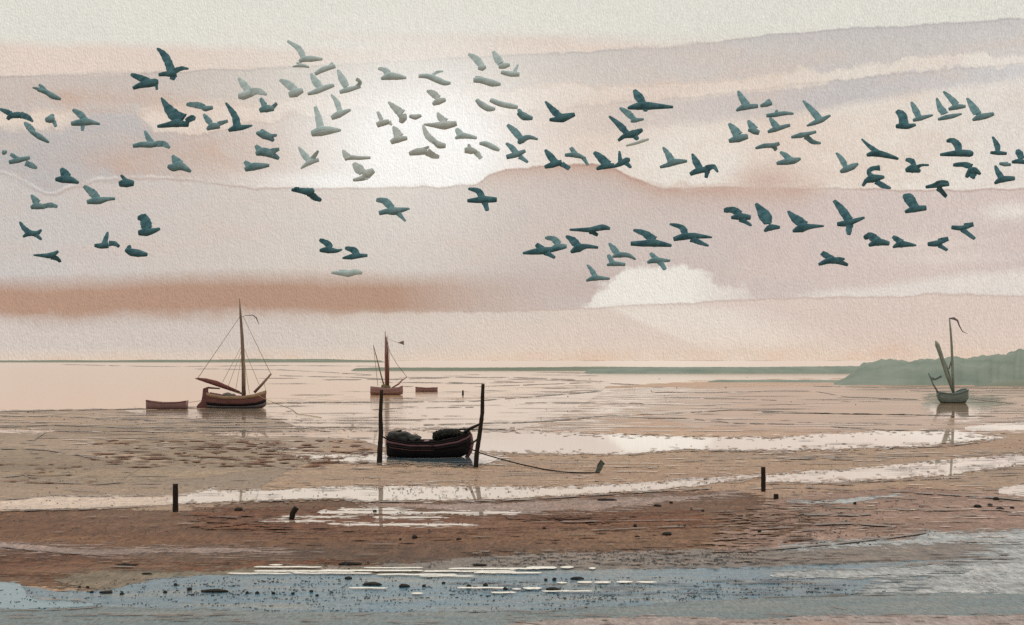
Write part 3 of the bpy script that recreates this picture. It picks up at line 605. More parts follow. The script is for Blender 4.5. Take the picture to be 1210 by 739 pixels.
def side_band(sgn, st, Lh, f0, f1, proud=0.025, t0=0.0, t1=1.0):
    """A plank band along one side of a hull between two heights (fractions keel to sheer)."""
    bm = bmesh.new(); prof = ((0.0, 0.0), (0.05, 0.55), (0.22, 0.82), (0.5, 0.95), (0.8, 1.0), (1.0, 1.0))
    def fb(f):
        for (a, b), (c, d) in zip(prof, prof[1:]):
            if f <= c: return b + (d - b) * (f - a) / (c - a)
        return 1.0
    for _ in (0,):
        prev = None
        for t, b, s, k in st:
            if not t0 <= t <= t1: continue
            x = (t - 0.5) * Lh * (1 + 0.008); q = []
            for f, o in ((f0, 0.0), (f0, proud), ((f0 + f1) / 2, proud * 1.25), (f1, proud), (f1, 0.0)):
                q.append(bm.verts.new((x, sgn * (b * fb(f) + o - 0.004), k + (s - k) * f)))
            if prev:
                for i in range(4): bm.faces.new((prev[i], q[i], q[i + 1], prev[i + 1]))
            else: bm.faces.new(q)
            prev = q
        bm.faces.new(prev)
    return bm
def lumps(bm, pts):
    """Heaped cloth or nets: overlapping rough mounds (x, y, z, rx, ry, rz)."""
    for x, y, z, rx, ry, rz in pts:
        r = bmesh.ops.create_icosphere(bm, subdivisions=3, radius=1.0)
        for v in r['verts']:
            p = v.co.copy(); k = 1 + 0.22 * mnoise.noise(p * 2.1 + Vector((x, y, z))) + 0.12 * mnoise.noise(p * 5 + Vector((z, x, y)))
            v.co = Vector((x + p.x * rx * k, y + p.y * ry * k, z + p.z * rz * k))
def fuse(o, voxel, smooth=2):
    """Turn overlapping shells into one continuous skin."""
    m = o.modifiers.new('fuse', 'REMESH'); m.mode = 'VOXEL'; m.voxel_size = voxel; m.use_smooth_shade = True
    if smooth:
        s = o.modifiers.new('soften', 'SMOOTH'); s.iterations = smooth; s.factor = 0.5
    FUSE.append(o)
FUSE = []
def run_fuse():
    dg = bpy.context.evaluated_depsgraph_get()
    done = []
    for o in FUSE:
        e = o.evaluated_get(dg); done.append((o, bpy.data.meshes.new_from_object(e, depsgraph=dg)))
    for o, me in done:
        o.modifiers.clear(); old = o.data; o.data = me; me.name = o.name
        if not me.materials and old.materials: me.materials.append(old.materials[0])
        me.polygons.foreach_set('use_smooth', [True] * len(me.polygons))
        bpy.data.meshes.remove(old)
    FUSE.clear()

class Rel:
    """Photo pixel to a point in a boat's own frame."""
    def __init__(s, cx, base): s.o = ground(cx, base); s.y = s.o.y; s.k = s.y / F
    def __call__(s, px, py, dy=0.0):
        p = at(px, py, s.y); return Vector((p.x - s.o.x, dy, p.z))

# --- red-brown barge
q = Rel(280, 482.5)
bg_ = thing('sailing_barge', q.o, 'red brown sailing barge with tall mast, lowered boom and rudder, towing a small dinghy', 'boat')
Lb = 68 * q.k
sb = stations([(0, 0.85, 1.80, -0.12), (0.08, 1.05, 1.68, -0.15), (0.3, 1.3, 1.42, -0.15), (0.6, 1.3, 1.38, -0.15), (0.82, 1.15, 1.60, -0.12), (0.94, 0.75, 1.86, 0.0), (1.0, 0.25, 2.0, 0.25)])
bm = bmesh.new(); hull_mesh(bm, Lb, sb, 0.08, 0.25); hull = obj('hull', bm, M_HULL_RED, bg_)
bands('bottom_strake', M_GREY_PAINT, hull, sb, Lb, 0.10, 0.24, 0.03)
bands('wale', M_HULL_BLACK, hull, sb, Lb, 0.27, 0.44, 0.04)
bands('sheer_plank', M_TAN_STRAKE, hull, sb, Lb, 0.76, 0.99, 0.045)
one_tube('stern_post', [q(246.0, 482), q(246.2, 463.5)], [0.07, 0.06], M_GREY_PAINT, hull)
for h_ in hull.children: h_.parent = hull
shift = q(280, 482.5).x
one_tube('mast', [q(288.0, 471), q(287.8, 440), q(286.2, 400), q(284.2, 372), q(283, 353)], [0.24, 0.22, 0.19, 0.13, 0.05], M_TIMBER, bg_, 10)
one_tube('boom', [q(232, 447.2, -0.5), q(258, 456, -0.35), q(287, 465.5, -0.2)], [0.07, 0.10, 0.11], M_TIMBER, bg_)
one_tube('furled_sail', [q(234, 447.2, -0.5), q(244, 449.6, -0.45), q(256, 453.0, -0.4), q(270, 458.4, -0.3), q(284, 463.6, -0.22)], [0.08, 0.24, 0.30, 0.22, 0.10], M_SAIL, bg_, 10, 0.8)
one_tube('bowsprit', [q(300.5, 464), q(310, 454), q(320.5, 441.8)], [0.16, 0.15, 0.10], M_TIMBER, bg_)
bm = bmesh.new()
for t0, t1 in ((0, 1),):
    out = [q(240, 459.5), q(246, 459.5), q(246, 479), q(245, 483), q(233, 483), q(232.5, 480), q(238, 474), q(239.2, 468)]
    fr = [bm.verts.new(p + Vector((0, -0.09, 0))) for p in out]; bk = [bm.verts.new(p + Vector((0, 0.09, 0))) for p in out]
    bm.faces.new(fr); bm.faces.new(bk)
    for i in range(len(out)): bm.faces.new((fr[i], fr[(i + 1) % len(out)], bk[(i + 1) % len(out)], bk[i]))
obj('rudder', bm, M_HULL_RED, bg_, smooth=False)
one_tube('tiller', [q(240.5, 460.5), q(246, 458.3), q(260, 459.4)], [0.13, 0.12, 0.07], M_HULL_RED, bg_)
bm = bmesh.new(); lumps(bm, [(q(268, 466).x, 0.1, 1.45, 0.55, 0.5, 0.34), (q(275, 466).x, -0.1, 1.4, 0.4, 0.4, 0.25)]); cv = obj('folded_canvas', bm, M_CANVAS, bg_); fuse(cv, 0.05)
for a, b, ya, yb in (((283.8, 374), (234.5, 447.5), 0, -0.5), ((287.2, 374), (320.2, 442.5), 0, 0)):
    one_tube('stay', [q(*a, ya), q(*b, yb)], 0.032, M_ROPE, bg_, 5)
for a, b, yb in (((285, 410), (264.5, 452), -0.8), ((285.5, 414), (271.5, 458), -1.15), ((285.6, 420), (280.5, 464), -1.25), ((286.8, 408), (304.5, 455), 0.9), ((287.0, 414), (297, 465), -1.2), ((287.2, 420), (293, 466), -1.25), ((312, 452), (315, 462), -0.5)):
    one_tube('shroud', [q(*a, 0), q(*b, yb)], 0.024, M_ROPE, bg_, 5)
one_tube('pennant', [q(285, 374.5), q(291, 373), q(299, 372.6), q(303, 376), q(306, 384)], [0.02, 0.03, 0.055, 0.07, 0.02], M_PENNANT, bg_, 6, 0.3)

# --- its dinghy and ropes
qd = Rel(197, 483.5); Ld = 48 * qd.k
dg_ = thing('dinghy', qd.o, 'small plain maroon open dinghy tied behind the red brown barge', 'boat')
sd = stations([(0, 0.25, 1.02, -0.05), (0.12, 0.55, 0.90, -0.08), (0.4, 0.8, 0.76, -0.08), (0.75, 0.78, 0.78, -0.08), (1.0, 0.6, 0.94, -0.04)])
bm = bmesh.new(); hull_mesh(bm, Ld, sd, 0.06, 0.4); hd = obj('hull', bm, M_MAUVE, dg_)
bands('gunwale', M_HULL_RED, hd, sd, Ld, 0.88, 1.0, 0.035)
for tx in (-0.6, 0.7):
    bm = bmesh.new(); bmesh.ops.create_cube(bm, size=1.0)
    for v in bm.verts: v.co = Vector((tx + v.co.x * 0.25, v.co.y * 1.36, 0.55 + v.co.z * 0.04))
    obj('thwart', bm, M_TIMBER, dg_, smooth=False)
tag(one_tube('tow_rope', sag(at(220, 475.5, q.y), at(246, 471, q.y), 0.12), 0.03, M_ROPE, n=5), 'thin rope tying the maroon dinghy to the stern of the red brown barge', 'rope')
tag(one_tube('anchor_rope', [at(304, 466.6, q.y - 1.4), at(313, 471.5, q.y - 3), at(326, 477, q.y - 9), ground(345, 484, 0.06), ground(352, 489.5, 0.06), ground(365, 491, 0.06), ground(380, 493.5, 0.06)], 0.028, M_ROPE, n=5), 'slack rope running from the barge bow out across the wet sand', 'rope')

# --- distant two-masted smack
q = Rel(457, 467)
t = thing('fishing_smack', q.o, 'small mauve brown fishing boat with two raked spars and a bowsprit, behind the black boat', 'boat')
Lm = 38 * q.k
sm = stations([(0, 0.6, 1.35, -0.1), (0.12, 0.9, 1.28, -0.12), (0.5, 1.0, 1.10, -0.12), (0.85, 0.85, 1.22, -0.1), (1.0, 0.2, 1.5, 0.15)])
bm = bmesh.new(); hull_mesh(bm, Lm, sm, 0.07, 0.2); h_ = obj('hull', bm, M_MAUVE, t)
bands('wale', M_MAUVE_SPAR, h_, sm, Lm, 0.3, 0.5, 0.04)
one_tube('mast', [q(456.4, 460), q(455.6, 420), q(455.2, 391.5)], [0.20, 0.16, 0.05], M_MAUVE_SPAR, t)
one_tube('furled_sail', [q(459.0, 456, -0.25), q(458.6, 440, -0.25), q(458.0, 415, -0.2), q(456.4, 398, -0.1)], [0.13, 0.17, 0.15, 0.06], M_SAIL, t)
one_tube('gaff', [q(453.6, 456, 0.2), q(450, 443, 0.2), q(445, 423, 0.15), q(441, 407.6, 0.1)], [0.12, 0.10, 0.08, 0.04], M_OLIVE_SPAR, t)
one_tube('backstay', [q(441.2, 409, 0.1), q(443.5, 430, 0.1), q(446.3, 456, 0.1)], 0.035, M_OLIVE_SPAR, t, 5)
one_tube('bowsprit', [q(463, 458.6), q(471, 454), q(475, 449.5), q(481, 446)], [0.10, 0.13, 0.10, 0.05], M_MAUVE_SPAR, t)
one_tube('stay', [q(456, 398), q(461, 417), q(470, 432), q(481, 446)], 0.035, M_DARK_ROPE, t, 5)
one_tube('stay', [q(457.5, 396), q(460, 420), q(459.8, 455)], 0.03, M_MAUVE_SPAR, t, 5)
one_tube('pennant_line', [q(456, 399), q(463, 402.5), q(471, 405.5)], 0.022, M_PENNANT, t, 5)
bm = bmesh.new(); a = [q(470, 405.2), q(477, 402.6), q(477.6, 408)]
f_ = [bm.verts.new(p + Vector((0, -0.02, 0))) for p in a]; g_ = [bm.verts.new(p + Vector((0, 0.02, 0))) for p in a]
bm.faces.new(f_); bm.faces.new(g_)
for i in range(3): bm.faces.new((f_[i], f_[(i + 1) % 3], g_[(i + 1) % 3], g_[i]))
obj('pennant', bm, M_PENNANT, t, smooth=False)
bm = bmesh.new(); lumps(bm, [(q(454, 457).x, 0, 1.25, 0.5, 0.4, 0.5), (q(459, 457).x, 0, 1.2, 0.35, 0.4, 0.35)]); fuse(obj('deck_cargo', bm, M_OLIVE_SPAR, t), 0.06)

qd = Rel(504, 463.2); Ld = 26 * qd.k
t = thing('rowing_boat', qd.o, 'low mauve rowing boat lying empty just beyond the fishing smack bowsprit', 'boat')
sd = stations([(0, 0.3, 0.86, -0.05), (0.15, 0.55, 0.80, -0.08), (0.5, 0.7, 0.72, -0.08), (0.85, 0.6, 0.76, -0.08), (1.0, 0.4, 0.80, -0.04)])
bm = bmesh.new(); hull_mesh(bm, Ld, sd, 0.06, 0.3); hd = obj('hull', bm, M_MAUVE, t)
bands('gunwale', M_HULL_RED, hd, sd, Ld, 0.85, 1.0, 0.03)
bm = bmesh.new(); bmesh.ops.create_cube(bm, size=1.0)
for v in bm.verts: v.co = Vector((0.2 + v.co.x * 0.25, v.co.y * 1.2, 0.56 + v.co.z * 0.04))
obj('thwart', bm, M_TIMBER, t, smooth=False)

# --- the black boat between its two poles
q = Rel(506.5, 540.5)
t = thing('black_boat', q.o, 'heavy black open boat with maroon stripe, moored between two tall dark poles', 'boat')
Lk = 98 * q.k
sk = stations([(0, 0.58, 1.20, 0.06), (0.07, 0.82, 1.10, -0.06), (0.3, 1.02, 0.93, -0.12), (0.6, 1.02, 0.93, -0.12), (0.84, 0.85, 1.14, -0.08), (0.95, 0.5, 1.33, 0.12), (1.0, 0.16, 1.44, 0.42)])
bm = bmesh.new(); hull_mesh(bm, Lk, sk, 0.07, 0.35); h_ = obj('hull', bm, M_HULL_BLACK, t)
bands('sheer_strake', M_ROSE_STRAKE, h_, sk, Lk, 0.73, 0.83, 0.03)
bands('wale', M_HULL_BLACK, h_, sk, Lk, 0.855, 0.93, 0.045)
bands('rubbing_band', M_HULL_RED, h_, sk, Lk, 0.53, 0.56, 0.03, 0.02, 0.62)
bands('lower_wale', M_HULL_BLACK, h_, sk, Lk, 0.58, 0.68, 0.045)
bands('gunwale_rail', M_HULL_BLACK, h_, sk, Lk, 0.945, 1.02, 0.035)
one_tube('stem_post', [q(551, 541), q(555.5, 534), q(557.5, 524), q(556, 514), q(552.5, 508.5)], [0.10, 0.12, 0.12, 0.10, 0.08], M_ROSE_STRAKE, h_)
bm = bmesh.new()
lumps(bm, [(q(466, 516).x, 0, 1.12, 0.35, 0.65, 0.36), (q(476, 516).x, -0.05, 1.10, 0.55, 0.72, 0.36), (q(488, 518).x, 0, 1.02, 0.45, 0.66, 0.26), (q(462, 517).x, 0, 1.1, 0.22, 0.55, 0.36)])
fuse(obj('tarpaulin', bm, M_TARP, t), 0.04)
one_tube('tiller', [q(460.5, 520), q(460.5, 513), q(464, 510.8), q(470, 510.2), q(474.5, 508.8)], [0.07, 0.07, 0.06, 0.06, 0.05], M_POST, t)
bm = bmesh.new()
lumps(bm, [(q(517, 514).x, 0, 1.18, 0.30, 0.5, 0.30), (q(522, 512).x, -0.1, 1.28, 0.30, 0.45, 0.28), (q(527, 512).x, 0.1, 1.30, 0.28, 0.5, 0.28), (q(532, 511.5).x, 0, 1.34, 0.30, 0.4, 0.25), (q(538, 512).x, -0.05, 1.32, 0.32, 0.4, 0.24), (q(544, 513).x, 0.05, 1.27, 0.28, 0.35, 0.18)])
fuse(obj('heaped_nets', bm, M_NET, t), 0.03, 1)
for bx, bz in ((543, 514), (547.5, 514.5)):
    bm = bmesh.new(); c_ = q(bx, bz, -0.55)
    for i in range(12):
        pass
    tube(bm, [c_ + Vector((0.11 * math.cos(k * math.pi / 5), 0, 0.13 * math.sin(k * math.pi / 5))) for k in range(11)], 0.035, 6)
    obj('bow_ring', bm, M_POST, t)
bm = bmesh.new(); bmesh.ops.create_cube(bm, size=1.0)
for v in bm.verts: v.co = Vector((q(504, 518).x + v.co.x * 0.25, v.co.y * 1.85, 0.9 + v.co.z * 0.05))
obj('thwart', bm, M_ROSE_STRAKE, t, smooth=False)
one_tube('side_rope', [q(509, 522.5, -1.08), q(512, 524, -1.1), q(514.5, 527, -1.1)], 0.025, M_DARK_ROPE, t, 5)
yb = q.y

def pole(name, pts, base, r0, r1, label, mat=M_POST):
    g = ground(*base); bm = bmesh.new(); P = [Vector((g.x, g.y, -0.3))] + [at(x, y, g.y) for x, y in pts]
    # a knotty, slightly crooked round timber
    dense = []
    for a, b in zip(P, P[1:]):
        for i in range(6): dense.append(a.lerp(b, i / 6))
    dense.append(P[-1])
    n = len(dense)
    rr = [(r0 + (r1 - r0) * i / n) * (1 + 0.12 * mnoise.noise(Vector((i * 0.9, base[0], 0)))) for i in range(n)]
    tube(bm, dense, rr, 9)
    o = obj(name, bm, mat); return tag(o, label, 'pole')
pole('mooring_pole', [(448.8, 535), (450.2, 512), (449.6, 490), (451, 461)], (448.2, 547.5), 0.16, 0.085, 'tall dark mooring pole at the stern of the black boat')
pole('mooring_pole', [(563.5, 535), (567, 512), (570, 488), (570.2, 470), (570.8, 453.8)], (561.8, 553), 0.13, 0.085, 'tallest dark mooring pole, leaning slightly, beside the bow of the black boat')
pole('short_post', [(207.3, 590), (207.2, 572)], (207.2, 605), 0.105, 0.095, 'short upright black post on the tan sand below the maroon dinghy')
pole('short_post', [(346, 606), (350.5, 600)], (343, 614.5), 0.09, 0.10, 'short black post leaning over in the brown mud')
pole('short_post', [(902, 565), (901.8, 552)], (902, 581), 0.10, 0.09, 'short upright black post standing beside a low stump on the sand')
pole('stump', [(917, 586.5), (917, 584)], (917, 590), 0.10, 0.095, 'stubby black stump just in front of the upright post')
pole('stake', [(547, 464), (547, 461.5)], (547, 467), 0.17, 0.13, 'tiny lone stake out in the bright water beyond the poles')

tag(one_tube('bow_line', [at(548.5, 511.5, yb), at(556, 506.5, yb - 1), at(566.5, 501.5, ground(561.8, 553).y)], [0.10, 0.09, 0.06], M_DARK_ROPE, n=6), 'thick dark line from the black boat bow up to the tall pole', 'rope')
tag(one_tube('bow_spring', sag(at(556, 524.5, yb - 0.3), at(565.5, 518, ground(561.8, 553).y), 0.03), 0.05, M_DARK_ROPE, n=6), 'short dark rope from the black boat stem to the middle of the pole', 'rope')
tag(one_tube('stern_line', sag(at(459, 519.5, yb), at(450.5, 514.5, ground(448.2, 547.5).y), 0.03), 0.04, M_DARK_ROPE, n=6), 'dark rope tying the black boat stern to its mooring pole', 'rope')
g1 = ground(705, 559.3)
tag(one_tube('mooring_line', [at(552, 528, yb - 0.3), at(560, 532.4, yb - 0.9), at(569, 536, yb - 1.5), at(592, 542.8, 73.5), at(616, 549, 71.5), at(640, 554.2, 69.5), ground(662, 557.6, 0.06), ground(684, 558.9, 0.05), at(706, 559.0, g1.y)], 0.034, M_DARK_ROPE, n=6), 'long dark mooring line sagging from the black boat bow to the iron anchor', 'rope')
an = thing('anchor', g1, 'grey green iron anchor standing tilted in the sand at the end of the line', 'anchor')
def slab(name, pts, y0, th, mat, parent, org):
    bm = bmesh.new(); a = [bm.verts.new(at(x, y, org.y) - org + Vector((0, y0 - th, 0))) for x, y in pts]; b = [bm.verts.new(at(x, y, org.y) - org + Vector((0, y0 + th, 0))) for x, y in pts]
    bm.faces.new(a); bm.faces.new(b)
    for i in range(len(pts)): bm.faces.new((a[i], a[(i + 1) % len(pts)], b[(i + 1) % len(pts)], b[i]))
    bmesh.ops.bevel(bm, geom=bm.edges[:], offset=0.012, segments=1, affect='EDGES')
    return obj(name, bm, mat, parent, smooth=False)
slab('fluke', [(703.2, 557.8), (706.4, 550.8), (710.3, 544.5), (713.5, 549), (711, 554.8), (708, 559.2)], 0, 0.06, M_IRON, an, g1)
slab('shank', [(700, 560.5), (700, 558.4), (708.6, 558.2), (708.6, 560.5)], -0.03, 0.07, M_POST, an, g1)
one_tube('fluke_rim', [at(706.0, 552, g1.y) - g1, at(710.3, 544.2, g1.y) - g1, at(714, 549.2, g1.y) - g1], 0.05, M_POST, an, 6)

# --- the misty boat off the headland
q = Rel(1125.5, 476.5)
t = thing('misty_ketch', q.o, 'grey green sailing boat in the mist below the green headland, with a raked yard', 'boat')
Lr = 36 * q.k
sr = stations([(0, 0.40, 1.52, 0.85), (0.05, 0.55, 1.46, 0.3), (0.14, 0.8, 1.38, -0.05), (0.45, 0.98, 1.24, -0.12), (0.7, 0.98, 1.42, -0.12), (0.9, 0.75, 1.72, -0.02), (1.0, 0.35, 1.74, 0.5)])
bm = bmesh.new(); hull_mesh(bm, Lr, sr, 0.07, 0.25); h_ = obj('hull', bm, M_MIST, t)
bands('sheer_plank', M_MIST_DARK, h_, sr, Lr, 0.86, 1.0, 0.04)
bands('bottom_strake', M_MIST_DARK, h_, sr, Lr, 0.1, 0.25, 0.03)
one_tube('mast', [q(1126.5, 466), q(1125.8, 440), q(1124.6, 410), q(1123.2, 390), q(1121.8, 375.8)], [0.17, 0.17, 0.16, 0.13, 0.09], M_MIST_SPAR, t)
one_tube('yard', [q(1125.4, 462, -0.25), q(1117, 440, -0.3), q(1111, 420, -0.3), q(1106.8, 408, -0.3), q(1104.6, 403, -0.3)], [0.20, 0.22, 0.27, 0.30, 0.08], M_MIST_SPAR, t)
one_tube('furled_sail', [q(1124, 452, 0.2), q(1119.5, 436, 0.2), q(1115.5, 424, 0.2)], [0.12, 0.20, 0.10], M_MIST, t)
one_tube('sprit', [q(1121.5, 436), q(1125, 424), q(1125.2, 404)], [0.09, 0.10, 0.06], M_MIST_SPAR, t)
one_tube('mizzen', [q(1108.5, 464), q(1103, 455), q(1097, 441)], [0.10, 0.10, 0.07], M_MIST_DARK, t)
slab('mizzen_sail', [(1097, 441), (1100.5, 446), (1105.5, 447.5), (1112, 443.5), (1113, 446), (1106, 449.5), (1101, 450)], 0, 0.04, M_MIST_DARK, t, q.o)
one_tube('boom', [q(1107, 464.5, -0.6), q(1120, 465.6, -0.6), q(1130, 464.6, -0.6)], 0.07, M_MIST_DARK, t)
one_tube('tiller', [q(1130, 463), q(1136, 460.5), q(1141, 460), q(1143.8, 462.5)], [0.06, 0.10, 0.10, 0.06], M_MIST_DARK, t)
one_tube('pennant', [q(1121.6, 376.5), q(1127, 376.4), q(1131.5, 379), q(1134, 386), q(1137.5, 392), q(1143.5, 394.6)], [0.07, 0.17, 0.12, 0.08, 0.06, 0.02], M_PENNANT, t, 6, 0.35)
